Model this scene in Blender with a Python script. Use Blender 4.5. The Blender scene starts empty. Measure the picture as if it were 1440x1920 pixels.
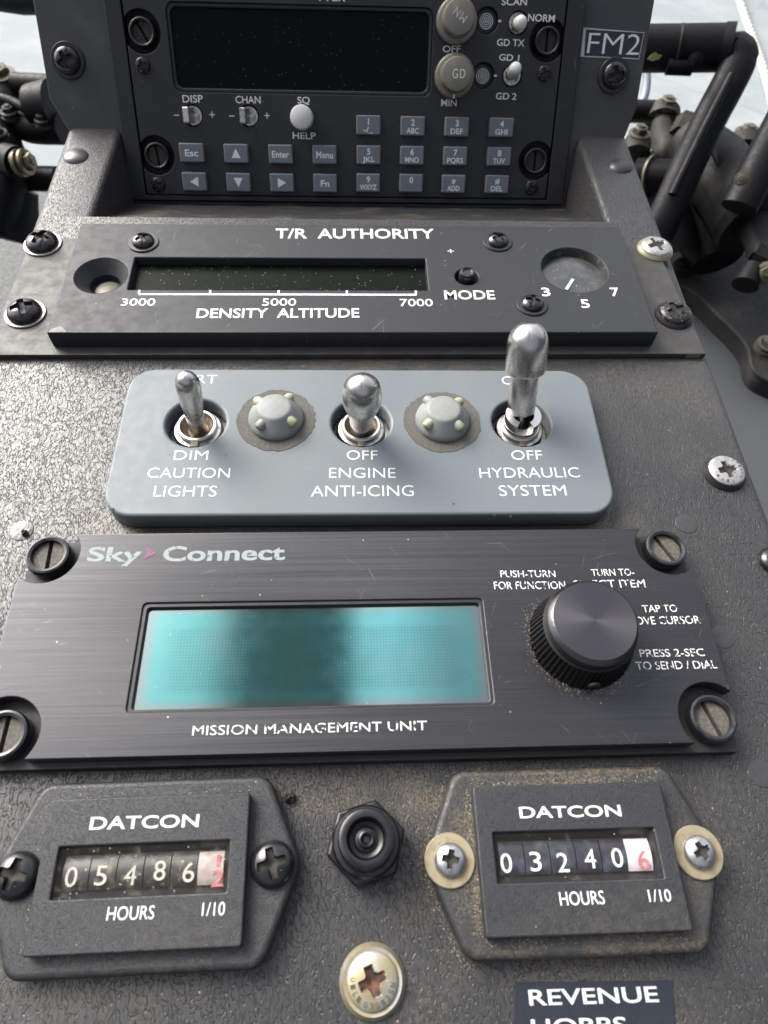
import bpy, bmesh, math, random
import numpy as np
from mathutils import Matrix, Vector, Euler
random.seed(7)
S = bpy.context.scene
COL = S.collection
R = math.radians
MM = 0.001

# ------------------------------------------------------------------ camera
CAM_LOC = np.array([-1.132, -65.001, 140.262])          # millimetres, console face = z 0
CAM_ROT = (R(31.463), R(-1.952), R(-1.797))
FPX = 1293.2                                            # focal length in photo pixels (1440 x 1920)
cd = bpy.data.cameras.new('camera'); cam = bpy.data.objects.new('camera', cd); COL.objects.link(cam)
cam.location = CAM_LOC * MM; cam.rotation_euler = CAM_ROT
cd.sensor_fit = 'VERTICAL'; cd.sensor_height = 36; cd.lens = FPX / 1920 * 36
cd.clip_start = 0.005; cd.clip_end = 60
cd.dof.use_dof = True; cd.dof.focus_distance = 0.176; cd.dof.aperture_fstop = 30
S.camera = cam

# ------------------------------------------------------------------ light
SUN_EL, SUN_AZ = 40, -46                                # azimuth from straight ahead, minus = left
w = bpy.data.worlds.new('World'); S.world = w; w.use_nodes = True
wn, wl = w.node_tree.nodes, w.node_tree.links
bg = wn['Background']
sky = wn.new('ShaderNodeTexSky'); sky.sky_type = 'NISHITA'; sky.sun_disc = False
sky.sun_elevation = R(SUN_EL); sky.sun_rotation = R(SUN_AZ); sky.dust_density = 4; sky.air_density = 1.0
WT = wn.new('ShaderNodeTexCoord')
def wmath(op, a, b=None, c=None):
    n = wn.new('ShaderNodeMath'); n.operation = op
    for i, v in enumerate((a, b, c)):
        if v is None: continue
        if isinstance(v, (int, float)): n.inputs[i].default_value = v
        else: wl.new(v, n.inputs[i])
    return n.outputs[0]
def wmap(v, a, b, c, d):
    n = wn.new('ShaderNodeMapRange'); n.interpolation_type = 'SMOOTHSTEP'
    wl.new(v, n.inputs[0])
    for i, q in enumerate((a, b, c, d)): n.inputs[i + 1].default_value = q
    return n.outputs[0]
# sky brightened towards the canopy ahead, left and right; dimmed elsewhere for the unseen cabin
dt = wn.new('ShaderNodeVectorMath'); dt.operation = 'DOT_PRODUCT'
wl.new(WT.outputs['Generated'], dt.inputs[0]); dt.inputs[1].default_value = (-0.62, 0.45, 0.64)
dr = wn.new('ShaderNodeVectorMath'); dr.operation = 'DOT_PRODUCT'
wl.new(WT.outputs['Generated'], dr.inputs[0]); dr.inputs[1].default_value = (0.56, 0.52, 0.64)
sky_gain = wmath('ADD', wmap(dt.outputs['Value'], -0.4, 0.6, 0.26, 0.66), wmap(dt.outputs['Value'], 0.60, 0.92, 0.0, 3.2))
sky_gain = wmath('ADD', sky_gain, wmap(dr.outputs['Value'], 0.66, 0.95, 0.0, 2.7))
db = wn.new('ShaderNodeVectorMath'); db.operation = 'DOT_PRODUCT'
wl.new(WT.outputs['Generated'], db.inputs[0]); db.inputs[1].default_value = (0.0, -0.50, 0.866)
sky_gain = wmath('ADD', sky_gain, wmap(db.outputs['Value'], 0.50, 0.90, 0.0, 1.25))  # added fill lobe from above and behind, brightens the radio and bulkhead
sx = wn.new('ShaderNodeSeparateXYZ'); wl.new(WT.outputs['Generated'], sx.inputs[0])
slope = wmath('DIVIDE', sx.outputs[0], wmath('MAXIMUM', sx.outputs[2], 0.05))
slope_y = wmath('DIVIDE', sx.outputs[1], wmath('MAXIMUM', sx.outputs[2], 0.05))
up = wmap(sx.outputs[2], 0.75, 0.88, 0.0, 1.0)
sky_dark_band = wmath('MULTIPLY', wmap(slope, -0.24, -0.15, 0, 1), wmap(slope, -0.03, 0.03, 1, 0))  # unseen roof beam put into the sky as a dark overhead band
strip = wmath('MULTIPLY', wmap(slope, -0.02, 0.02, 0, 1), wmap(slope, 0.055, 0.16, 1, 0.1))  # bright overhead band added to the sky beside it, for the display's reflection
fac = wmath('MULTIPLY', sky_gain, wmath('SUBTRACT', 1.0, wmath('MULTIPLY', wmath('MULTIPLY', sky_dark_band, up), wmap(slope_y, 0.40, 0.50, 0.86, 0.98))))
fac = wmath('ADD', fac, wmath('MULTIPLY', wmath('MULTIPLY', strip, up), 3.2))
vm = wn.new('ShaderNodeVectorMath'); vm.operation = 'SCALE'
hs = wn.new('ShaderNodeHueSaturation'); hs.inputs['Saturation'].default_value = 0.35
wl.new(sky.outputs[0], hs.inputs['Color']); wl.new(hs.outputs[0], vm.inputs[0]); wl.new(fac, vm.inputs['Scale'])
wl.new(vm.outputs[0], bg.inputs['Color']); bg.inputs['Strength'].default_value = 0.10

sd = bpy.data.lights.new('sun', 'SUN'); sun = bpy.data.objects.new('sun', sd); COL.objects.link(sun)
sd.energy = 2.5; sd.angle = R(36); sd.color = (1, 0.965, 0.90)
a, e = R(SUN_AZ), R(SUN_EL)
sv = Vector((math.sin(a) * math.cos(e), math.cos(a) * math.cos(e), math.sin(e)))
sun.rotation_euler = sv.to_track_quat('Z', 'Y').to_euler(); sun.location = sv * 3
S.view_settings.view_transform = 'Standard'; S.view_settings.look = 'None'
S.view_settings.exposure = 0.15; S.view_settings.gamma = 1
S.cycles.max_bounces = 6; S.cycles.caustics_reflective = False; S.cycles.caustics_refractive = False; S.cycles.sample_clamp_indirect = 2.0

# ------------------------------------------------------------------ geometry of the camera: photo pixel -> point on a real plane
RC = np.array(Euler(CAM_ROT).to_matrix())
def ray(px, py): return RC @ np.array([(px - 720) / FPX, -(py - 960) / FPX, -1.0])
def at_depth(px, py, D): return CAM_LOC + ray(px, py) * D
def on_z(px, py, z):
    d = ray(px, py); return CAM_LOC + d * ((z - CAM_LOC[2]) / d[2])

# ------------------------------------------------------------------ materials
MATS = {}
class NB:
    def __init__(s, name):
        s.m = bpy.data.materials.new(name); s.m.use_nodes = True
        s.n, s.l = s.m.node_tree.nodes, s.m.node_tree.links
        s.b = s.n['Principled BSDF']; s.out = s.n['Material Output']
        s.tc = s.n.new('ShaderNodeTexCoord')
    def set(s, k, v):
        if isinstance(v, bpy.types.NodeSocket): s.l.new(v, s.b.inputs[k])
        else: s.b.inputs[k].default_value = v
    def coord(s, scale=(1, 1, 1), rot=(0, 0, 0)):
        m = s.n.new('ShaderNodeMapping'); s.l.new(s.tc.outputs['Object'], m.inputs[0])
        m.inputs['Scale'].default_value = [1000 * q for q in scale]; m.inputs['Rotation'].default_value = rot
        return m.outputs[0]
    def noise(s, co, scale, detail=3, rough=.55, dist=0):
        n = s.n.new('ShaderNodeTexNoise'); s.l.new(co, n.inputs['Vector'])
        n.inputs['Scale'].default_value = scale; n.inputs['Detail'].default_value = detail
        n.inputs['Roughness'].default_value = rough; n.inputs['Distortion'].default_value = dist
        return n.outputs['Fac'], n.outputs['Color']
    def voro(s, co, scale, feat='F1', rnd=1):
        n = s.n.new('ShaderNodeTexVoronoi'); n.feature = feat; s.l.new(co, n.inputs['Vector'])
        n.inputs['Scale'].default_value = scale; n.inputs['Randomness'].default_value = rnd
        return n.outputs
    def rng(s, v, a, b, c=0, d=1, smooth=True):
        n = s.n.new('ShaderNodeMapRange')
        if smooth: n.interpolation_type = 'SMOOTHSTEP'
        s.l.new(v, n.inputs[0])
        for i, q in enumerate((a, b, c, d)): n.inputs[i + 1].default_value = q
        return n.outputs[0]
    def math(s, op, a, b=0):
        n = s.n.new('ShaderNodeMath'); n.operation = op
        for i, v in enumerate((a, b)):
            if isinstance(v, (int, float)): n.inputs[i].default_value = v
            else: s.l.new(v, n.inputs[i])
        return n.outputs[0]
    def mix(s, f, a, b):
        n = s.n.new('ShaderNodeMix'); n.data_type = 'RGBA'
        if isinstance(f, (int, float)): n.inputs[0].default_value = f
        else: s.l.new(f, n.inputs[0])
        for i, v in ((6, a), (7, b)):
            if isinstance(v, (tuple, list)): n.inputs[i].default_value = (*v[:3], 1)
            else: s.l.new(v, n.inputs[i])
        return n.outputs[2]
    def vadd(s, a, b, k):
        n = s.n.new('ShaderNodeVectorMath'); n.operation = 'MULTIPLY_ADD'
        s.l.new(b, n.inputs[0]); n.inputs[1].default_value = (k, k, k); s.l.new(a, n.inputs[2]); return n.outputs[0]
    def bump(s, h, dist, strength=1, prev=None):
        n = s.n.new('ShaderNodeBump'); n.inputs['Strength'].default_value = strength
        n.inputs['Distance'].default_value = dist * MM; s.l.new(h, n.inputs['Height'])
        if prev is not None: s.l.new(prev, n.inputs['Normal'])
        return n.outputs[0]
    def specks(s, co, scale, size, keep):
        o = s.voro(co, scale); k = s.n.new('ShaderNodeSeparateColor'); s.l.new(o['Color'], k.inputs[0])
        return s.math('MULTIPLY', s.rng(o['Distance'], size, size * .6), s.rng(k.outputs[0], keep, keep - .02))
    def scratches(s, co0_rot, amount, scale=.09):
        tot = None
        for r_, w_ in ((co0_rot, 1), (co0_rot + 1.1, 1), (co0_rot + 2.0, 1)):
            co = s.coord((1, 1, 1), (0, 0, r_))
            _, c = s.noise(co, .05, 2); co = s.vadd(co, c, 6)
            mp = s.n.new('ShaderNodeMapping'); s.l.new(co, mp.inputs[0]); mp.inputs['Scale'].default_value = (.05, 3.0, 1)
            f, _ = s.noise(mp.outputs[0], 1.0, 1)
            g, _ = s.noise(s.coord(), .12, 2)
            v = s.math('MULTIPLY', s.rng(f, .735, .775), s.rng(g, .5, .62))
            tot = v if tot is None else s.math('MAXIMUM', tot, v)
        return s.math('MULTIPLY', tot, amount)

def simple(name, col, rough=.5, metal=0, spec=.5, var=None, bump=None, speck=None, scratch=0, coat=0, wear=None):
    if name in MATS: return MATS[name]
    k = NB(name); co = k.coord(); c = col
    if var:                                        # (scale, colour, low, high)
        f, _ = k.noise(co, var[0], 5); c = k.mix(k.rng(f, var[2], var[3]), c, var[1])
    if speck:
        c = k.mix(k.math('MULTIPLY', k.specks(co, speck[0], speck[1], speck[2]), speck[4] if len(speck) > 4 else 1), c, speck[3])
    if scratch: c = k.mix(k.scratches(.4, scratch), c, (.35, .35, .34))
    k.set('Base Color', (*c, 1) if isinstance(c, tuple) else c)
    f, _ = k.noise(co, .35, 4); k.set('Roughness', k.rng(f, .3, .7, max(.03, rough - (.012 if metal > .85 else .07)), rough + (.012 if metal > .85 else .07)))
    k.set('Metallic', metal); k.set('Specular IOR Level', spec); k.set('Coat Weight', coat)
    if coat: k.set('Coat Roughness', .12)
    if bump:                                       # (scale, distance)
        f, _ = k.noise(co, bump[0], 4); k.set('Normal', k.bump(f, bump[1]))
    MATS[name] = k.m; return k.m

def leather(name, col, dust, rough=.42, stretch=.55, depth=.16, cell=1.25, dirt=()):
    k = NB(name)
    co = k.coord()
    f1, c1 = k.noise(co, .35, 3); cw = k.vadd(co, c1, 1.6)
    f1, c1 = k.noise(co, .02, 2); cw = k.vadd(cw, c1, 10)
    mp = k.n.new('ShaderNodeMapping'); k.l.new(cw, mp.inputs[0]); mp.inputs['Scale'].default_value = (1, stretch, .8)
    r_, _ = k.noise(mp.outputs[0], cell, 1.2, .5)                      # wrinkles: contour lines of a stretched noise
    e = k.math('ABSOLUTE', k.math('SUBTRACT', r_, .5)); e = k.math('MULTIPLY', e, 2.0)
    v = k.voro(mp.outputs[0], cell * 1.15, 'DISTANCE_TO_EDGE')['Distance']
    e = k.math('MINIMUM', e, k.math('ADD', k.math('MULTIPLY', v, .9), .05))
    h1 = k.rng(e, .0, .085)
    e2, _ = k.noise(co, cell * 2.6, 2)
    h = k.math('ADD', h1, k.math('MULTIPLY', e2, .07))
    fl, _ = k.noise(co, .025, 4); fd, _ = k.noise(co, .9, 5)
    dm = k.math('MULTIPLY', k.rng(fl, .42, .68), k.rng(fd, .38, .62))
    groove = k.rng(e, .09, .0)
    c = k.mix(k.math('MULTIPLY', dm, .22), col, dust)
    c = k.mix(k.math('MULTIPLY', groove, k.rng(fl, .4, .6, 0, .16)), c, dust)
    for (dx, dy, rx, ry, amt) in dirt:                                 # sandy dirt that has settled beside the panels
        mp = k.n.new('ShaderNodeMapping'); k.l.new(k.tc.outputs['Object'], mp.inputs[0])
        mp.inputs['Scale'].default_value = (1000 / rx, 1000 / ry, 0); mp.inputs['Location'].default_value = (-dx / rx, -dy / ry, 0)
        ln = k.n.new('ShaderNodeVectorMath'); ln.operation = 'LENGTH'; k.l.new(mp.outputs[0], ln.inputs[0])
        sp, _ = k.noise(co, 2.2, 4); sl, _ = k.noise(co, .12, 3)
        m_ = k.math('MULTIPLY', k.rng(ln.outputs['Value'], 1.15, .55), k.math('MULTIPLY', k.rng(sp, .38, .66), k.rng(sl, .3, .6)))
        c = k.mix(k.math('MULTIPLY', m_, amt), c, (.21, .165, .095))
    c = k.mix(k.math('MULTIPLY', k.specks(co, .55, .13, .06), .6), c, (.38, .34, .27))
    k.set('Base Color', c)
    k.set('Roughness', k.rng(fd, .3, .7, rough - .06, rough + .1)); k.set('Specular IOR Level', k.math('MULTIPLY', k.rng(e, .0, .10, .5, 1.0), .62))     # dull, dirty grooves
    k.set('Normal', k.bump(h, depth)); MATS[name] = k.m; return k.m

def brushed(name, col, rough):
    k = NB(name); co = k.coord((.03, 5, 1)); f, _ = k.noise(co, 1, 4, .7)
    co2 = k.coord((.012, 1.2, 1)); f2, _ = k.noise(co2, 1, 3)
    g = k.coord()
    c = k.mix(k.rng(f, .35, .7), col, tuple(q * 1.35 for q in col))
    c = k.mix(k.math('MULTIPLY', k.specks(g, .5, .11, .16), .75), c, (.42, .39, .33))
    c = k.mix(k.scratches(.9, .16), c, (.5, .48, .45))
    k.set('Base Color', c); k.set('Metallic', .55)
    k.set('Roughness', k.rng(f2, .3, .7, rough - .05, rough + .06)); k.set('Normal', k.bump(f, .012))
    k.set('Anisotropic', .5); MATS[name] = k.m; return k.m

def paint_letters(name, col, wear=0, size=.55):
    k = NB(name); k.set('Base Color', (*col, 1)); k.set('Roughness', .6)
    if wear:
        f, _ = k.noise(k.coord((1, 1, 1)), size, 3, .6)
        t = k.n.new('ShaderNodeBsdfTransparent'); mx = k.n.new('ShaderNodeMixShader')
        k.l.new(k.rng(f, wear, wear + .04, 1, 0), mx.inputs[0])
        k.l.new(t.outputs[0], mx.inputs[1]); k.l.new(k.b.outputs[0], mx.inputs[2])
        k.l.new(mx.outputs[0], k.out.inputs[0])
        # wear 1 -> paint gone where the noise is high
        k.l.new(k.rng(f, wear, wear + .04, 1, 0), mx.inputs[0])
    MATS[name] = k.m; return k.m

leather('black_leather', (.034, .034, .035), (.17, .145, .105), rough=.38, stretch=.38, depth=.095, cell=1.2, dirt=((34, -54, 33, 22, .45), (-38, -56, 33, 22, .3), (0, -40, 40, 7, .45), (-56, 17, 8, 5, .8), (58, 18, 12, 6, .4), (5, 64, 60, 6, .35)))
leather('smooth_leather', (.024, .024, .026), (.10, .085, .06), rough=.5, depth=.05, cell=1.2)
leather('dusty_plastic', (.021, .022, .0245), (.10, .088, .062), rough=.46, stretch=.8, depth=.032, cell=1.6, dirt=((-20, -2, 4, 15, .55), (0, 14.3, 24, 2.8, .55), (3, -13.6, 26, 2.2, .35), (20.5, 2, 3, 13, .2)))
leather('meter_plastic', (.021, .022, .0245), (.10, .088, .062), rough=.46, stretch=.8, depth=.032, cell=1.6)
simple('floor_leather', (.026, .026, .027), .5, var=(.06, (.12, .10, .07), .5, .75), scratch=.8, bump=(1.5, .05))
simple('bulkhead_paint', (.046, .046, .050), .52, bump=(2.2, .05), var=(.05, (.085, .083, .085), .45, .8), speck=(.25, .08, .25, (.25, .24, .22), .6))
simple('radio_paint', (.015, .016, .019), .5, bump=(4, .01), speck=(.3, .07, .3, (.25, .25, .24), .5), scratch=.12)
simple('frame_black', (.014, .014, .015), .5, scratch=.5, bump=(3, .01))
simple('panel_plastic', (.030, .031, .034), .47, spec=.28, bump=(5, .008), speck=(.35, .09, .22, (.3, .3, .29), .6), scratch=.34)
simple('plate_metal', (.042, .041, .038), .5, 0, spec=.4, var=(.3, (.065, .06, .052), .4, .75), speck=(.5, .1, .12, (.4, .38, .34), .7), bump=(6, .006))
simple('grey_paint', (.148, .166, .175), .45, spec=.4, var=(.06, (.132, .156, .170), .4, .7), speck=(.35, .07, .12, (.05, .05, .05), .8), bump=(3, .012), scratch=.22)
simple('grey_edge', (.11, .13, .14), .5)
simple('grey_knob', (.235, .245, .24), .5, bump=(4, .015), var=(.3, (.2, .205, .19), .4, .7))
simple('lume', (.31, .36, .17), .4, var=(.7, (.36, .37, .34), .42, .58))
simple('caulk', (.105, .10, .088), .8, var=(1.6, (.07, .066, .055), .4, .7), bump=(2.5, .1))
simple('chrome', (.62, .60, .57), .31, 1, bump=(3, .004), var=(.15, (.56, .54, .50), .45, .75))
simple('satin_steel', (.60, .58, .55), .27, 1)
simple('nickel', (.50, .49, .47), .28, 1, bump=(2, .008), var=(.9, (.22, .19, .15), .45, .7))
simple('dirty_brown', (.10, .07, .05), .6, .3, var=(1, (.22, .16, .10), .4, .7))
simple('switch_dark', (.02, .019, .018), .6)
simple('black_gloss', (.012, .012, .013), .18, bump=(1.2, .05), speck=(.8, .12, .15, (.3, .3, .28), .6), coat=.3)
simple('black_worn', (.02, .02, .02), .3, .3, var=(1.2, (.22, .21, .20), .58, .68))
simple('black_satin', (.015, .015, .016), .4)
simple('recess_dark', (.02, .016, .012), .7)  # near-black brown set into screw recesses and slot floors
simple('rust', (.12, .04, .02), .7, var=(.6, (.02, .014, .012), .42, .58))
simple('knob_black', (.008, .0078, .0078), .45, spec=.3)
simple('washer_black', (.03, .03, .03), .4, .3)
simple('washer_steel', (.36, .35, .32), .35, .9)
simple('zinc_yellow', (.42, .36, .22), .42, .7, var=(.35, (.42, .40, .36), .4, .65), bump=(2, .01))
simple('zinc_washer', (.36, .31, .205), .5, .5, var=(.5, (.28, .22, .13), .4, .7), speck=(.9, .15, .15, (.08, .06, .04)))
simple('steel_clean', (.55, .55, .54), .3, .9, var=(.8, (.40, .38, .35), .45, .7))
simple('silver_screw', (.52, .51, .48), .33, .8, speck=(.9, .22, .16, (.05, .05, .05)), var=(.5, (.40, .38, .34), .45, .7))
simple('dzus_dirt', (.07, .064, .054), .75, 0, var=(1.6, (.125, .11, .085), .4, .7), bump=(4, .05))
simple('dzus_dark', (.035, .024, .02), .5, .3, var=(.8, (.09, .06, .05), .45, .7))
simple('key_grey', (.142, .158, .178), .45, bump=(4, .01))
simple('taupe_knob', (.205, .19, .155), .42, .2, bump=(5, .008), var=(.3, (.24, .22, .18), .4, .7))
simple('white_plastic', (.72, .72, .69), .35, var=(.3, (.62, .62, .58), .45, .7))
simple('lens_black', (.003, .0035, .004), .25, spec=.1, speck=(.7, .11, .5, (.22, .21, .19), .8))
simple('lens_green', (.004, .006, .004), .4, spec=.06, speck=(.9, .17, .6, (.26, .25, .19), .8), var=(.35, (.004, .010, .005), .45, .7))
simple('lens_gauge', (.035, .038, .04), .35, var=(.14, (.075, .075, .07), .4, .65), speck=(.9, .17, .4, (.36, .33, .26)), coat=.3)
simple('fuse_black', (.006, .006, .007), .3, scratch=.2)
simple('drop_clear', (.045, .045, .045), .22, bump=(.9, .12), speck=(.7, .12, .2, (.4, .4, .38)))
simple('rivet_grey', (.085, .083, .08), .33, .3)
simple('rivet_dark', (.03, .031, .034), .4)
simple('wheel_black', (.018, .019, .028), .4, var=(.35, (.055, .062, .09), .42, .65), speck=(.8, .15, .2, (.3, .27, .2), .7))
simple('wheel_dusty', (.02, .019, .018), .4, var=(.6, (.12, .105, .075), .5, .7), speck=(1.0, .22, .45, (.38, .34, .25), .8))
simple('wheel_white', (.60, .56, .57), .5, var=(.4, (.50, .45, .45), .45, .7))
simple('wheel_pink', (.40, .33, .31), .5, var=(.4, (.28, .23, .20), .45, .7))
simple('tape_black', (.018, .021, .03), .3)
simple('tape_edge', (.55, .57, .6), .3)
simple('crumb', (.02, .018, .015), .9)
simple('pedal_black', (.005, .005, .006), .5, spec=.16, bump=(.4, .1), var=(.03, (.012, .012, .013), .5, .8))
simple('link_grey', (.022, .020, .017), .6, 0, spec=.25, bump=(.3, .3), var=(.06, (.045, .041, .033), .45, .7))
simple('cylinder_grey', (.014, .014, .013), .55, 0, spec=.3, bump=(.2, .2), var=(.06, (.045, .043, .038), .52, .75), scratch=.3)
simple('bolt_tan', (.10, .09, .07), .5, .3, var=(.1, (.12, .10, .07), .45, .7))
simple('brass_bolt', (.20, .17, .115), .4, .7, var=(.15, (.09, .08, .06), .45, .7))
simple('floor_paint', (.062, .066, .069), .55, spec=.3, var=(.03, (.06, .065, .068), .4, .7), bump=(.15, .1))
simple('floor_dark', (.016, .0165, .018), .7, spec=.25, var=(.03, (.04, .038, .033), .5, .75))
simple('hose_blue', (.20, .24, .27), .35)
simple('rope_white', (.62, .60, .53), .8, bump=(.3, .6))
simple('dust_grain', (.40, .34, .24), .8)
simple('chip_yellow', (.17, .16, .075), .7)
simple('chip_pale', (.07, .07, .068), .45)
simple('magenta_mark', (.22, .06, .17), .6, var=(.9, (.12, .05, .10), .45, .6))
simple('red_mark', (.42, .10, .11), .6, var=(.8, (.45, .22, .22), .45, .7))
simple('gauge_ring', (.02, .021, .022), .45, var=(.4, (.12, .11, .09), .5, .75))
brushed('brushed_black', (.037, .037, .040), .32)
paint_letters('letter_white', (.72, .72, .70))
paint_letters('letter_soft', (.58, .60, .60))
paint_letters('letter_worn', (.74, .74, .72), .545, .75)
paint_letters('letter_scuffed', (.25, .285, .285), .60, 1.3)
paint_letters('letter_dark', (.06, .055, .045))
paint_letters('letter_dusty', (.44, .42, .37), .62, 1.0)

def pane(name, lo, hi, mx_, sp):
    k = NB(name); co = k.coord(); f, _ = k.noise(co, .35, 4); k.set('Base Color', (.26, .24, .19, 1)); k.set('Roughness', .6)
    t = k.n.new('ShaderNodeBsdfTransparent'); mx = k.n.new('ShaderNodeMixShader')
    k.l.new(k.math('MAXIMUM', k.rng(f, lo, hi, .02, mx_), k.math('MULTIPLY', k.specks(co, 1.1, .2, sp), .6)), mx.inputs[0])
    k.l.new(t.outputs[0], mx.inputs[1]); k.l.new(k.b.outputs[0], mx.inputs[2]); k.l.new(mx.outputs[0], k.out.inputs[0]); MATS[name] = k.m
pane('dusty_pane', .5, .85, .2, .3); pane('clear_pane', .55, .9, .2, .10)
def lcd():                                          # grey-green transflective display: a tinted, frosted mirror with a dot grid
    k = NB('lcd'); co = k.coord()
    f, _ = k.noise(co, .25, 4); sp = k.specks(co, .7, .1, .25); hz, _ = k.noise(co, .09, 4)
    xy = k.n.new('ShaderNodeSeparateXYZ'); k.l.new(k.tc.outputs['Object'], xy.inputs[0])
    X, Y = k.math('MULTIPLY', xy.outputs[0], 1000), k.math('MULTIPLY', xy.outputs[1], 1000)
    def inside(v, c_, half, soft): return k.rng(k.math('ABSOLUTE', k.math('SUBTRACT', v, c_)), half + soft, half)
    act = k.math('MULTIPLY', inside(X, -10.2, 31.5, 3.5), inside(Y, -4.3, 8.2, 2.8))       # tinted active area inside a grey margin
    dots = k.math('MULTIPLY', inside(X, -10, 27, 5), inside(Y, -4.9, 5.8, 1.6))            # dot matrix
    def line(v): return k.rng(k.math('ABSOLUTE', k.math('SUBTRACT', k.math('FRACT', k.math('MULTIPLY', v, 1.55)), .5)), .16, .34)
    grid = k.math('MULTIPLY', k.math('MAXIMUM', line(X), line(Y)), dots)
    c = k.mix(act, (.18, .205, .205), (.095, .258, .255))
    c = k.mix(k.math('MULTIPLY', grid, .24), c, (.03, .075, .08))
    c = k.mix(k.rng(hz, .45, .75, 0, .2), c, (.20, .25, .25))
    c = k.mix(k.math('MULTIPLY', sp, .6), c, (.35, .42, .42))
    k.set('Base Color', c); k.set('Metallic', .92); k.set('Roughness', k.rng(f, .3, .7, .07, .11))
    k.set('Normal', k.bump(f, .002)); MATS['lcd'] = k.m
lcd()
def spun():
    k = NB('spun_black'); k.set('Base Color', (.092, .086, .094, 1)); k.set('Metallic', .9); k.set('Roughness', .34)
    k.set('Anisotropic', .75); k.set('Anisotropic Rotation', .25)
    t = k.n.new('ShaderNodeTangent'); t.direction_type = 'RADIAL'; t.axis = 'Z'; k.l.new(t.outputs[0], k.b.inputs['Tangent'])
    MATS['spun_black'] = k.m
spun()
def ground_mat():
    k = NB('ground_concrete'); co = k.coord((.001, .001, .001))
    _, c = k.noise(co, 3, 4); cw = k.vadd(co, c, .25)
    e = k.voro(cw, 2.2, 'DISTANCE_TO_EDGE')['Distance']; crack = k.rng(e, .012, .003)
    e2 = k.voro(cw, 6.5, 'DISTANCE_TO_EDGE')['Distance']; f0, _ = k.noise(co, 1.5, 2)
    fine = k.math('MULTIPLY', k.rng(e2, .02, .004), k.rng(f0, .45, .6, 0, .5))
    f, _ = k.noise(co, 9, 6); f2, _ = k.noise(co, 90, 3)
    col = k.mix(k.rng(f, .35, .7), (.25, .28, .288), (.31, .336, .345))
    col = k.mix(k.rng(f2, .55, .75, 0, .35), col, (.24, .265, .275))
    col = k.mix(k.math('MULTIPLY', k.math('MAXIMUM', crack, fine), .4), col, (.18, .19, .19))
    k.set('Base Color', col); k.set('Roughness', .8); MATS['ground_concrete'] = k.m
ground_mat()

# ------------------------------------------------------------------ mesh helpers (all in millimetres)
def mesh_from(V, F, name='m', smooth=35, fm=None):
    me = bpy.data.meshes.new(name)
    me.from_pydata([(x * MM, y * MM, z * MM) for x, y, z in V], [], F); me.update()
    if fm: me.polygons.foreach_set('material_index', fm)
    finish(me, smooth); return me
def finish(me, smooth):
    if smooth:
        me.shade_smooth()
        try: me.set_sharp_from_angle(angle=R(smooth))
        except Exception: pass
def join(*parts):
    V, F = [], []
    for v, f in parts:
        o = len(V); V += list(v); F += [[i + o for i in q] for q in f]
    return V, F
def move(vf, d, M=None):
    V, F = vf
    if M is not None: V = [tuple(np.array(M) @ np.array(v)) for v in V]
    return [(x + d[0], y + d[1], z + d[2]) for x, y, z in V], F
def lathe(prof, n=48, off=(0, 0)):
    V, F, rings = [], [], []
    for r, z in prof:
        if r < 1e-6: rings.append([len(V)]); V.append((off[0], off[1], z))
        else:
            rings.append(list(range(len(V), len(V) + n)))
            V += [(off[0] + r * math.cos(2 * math.pi * i / n), off[1] + r * math.sin(2 * math.pi * i / n), z) for i in range(n)]
    for A, B in zip(rings, rings[1:]):
        for i in range(n):
            j = (i + 1) % n
            if len(A) == 1 and len(B) == 1: continue
            if len(A) == 1: F.append([A[0], B[j], B[i]][::-1])
            elif len(B) == 1: F.append([A[i], A[j], B[0]])
            else: F.append([A[i], A[j], B[j], B[i]])
    return V, F
def box(x0, x1, y0, y1, z0, z1):
    V = [(x, y, z) for z in (z0, z1) for y in (y0, y1) for x in (x0, x1)]
    return V, [[0, 2, 3, 1], [4, 5, 7, 6], [0, 1, 5, 4], [2, 6, 7, 3], [0, 4, 6, 2], [1, 3, 7, 5]]
def tube(P, rad, n=18, flat=1.0, up=(0, 0, 1), caps=True):
    P = [np.array(q, float) for q in P]
    rad = rad if isinstance(rad, (list, tuple)) else [rad] * len(P)
    V, F = [], []
    u = None
    for i, q in enumerate(P):
        t = (P[min(i + 1, len(P) - 1)] - P[max(i - 1, 0)]); t /= np.linalg.norm(t)
        if u is None: u = np.array(up, float)
        u = u - t * (u @ t); u /= np.linalg.norm(u); b = np.cross(t, u)
        for k in range(n):
            a = 2 * math.pi * k / n
            V.append(tuple(q + rad[i] * (math.cos(a) * b + flat * math.sin(a) * u)))
    for i in range(len(P) - 1):
        for k in range(n):
            j = (k + 1) % n; F.append([i * n + k, i * n + j, (i + 1) * n + j, (i + 1) * n + k])
    if caps: F.append(list(range(n))[::-1]); F.append([(len(P) - 1) * n + k for k in range(n)])
    return V, F
def spline(P, m=6):
    P = [np.array(q, float) for q in P]; out = []
    Q = [2 * P[0] - P[1]] + P + [2 * P[-1] - P[-2]]
    for i in range(1, len(Q) - 2):
        for k in range(m):
            t = k / m; a, b, c, d = Q[i - 1:i + 3]
            out.append(.5 * (2 * b + (c - a) * t + (2 * a - 5 * b + 4 * c - d) * t * t + (3 * b - a - 3 * c + d) * t ** 3))
    out.append(P[-1]); return out
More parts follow.
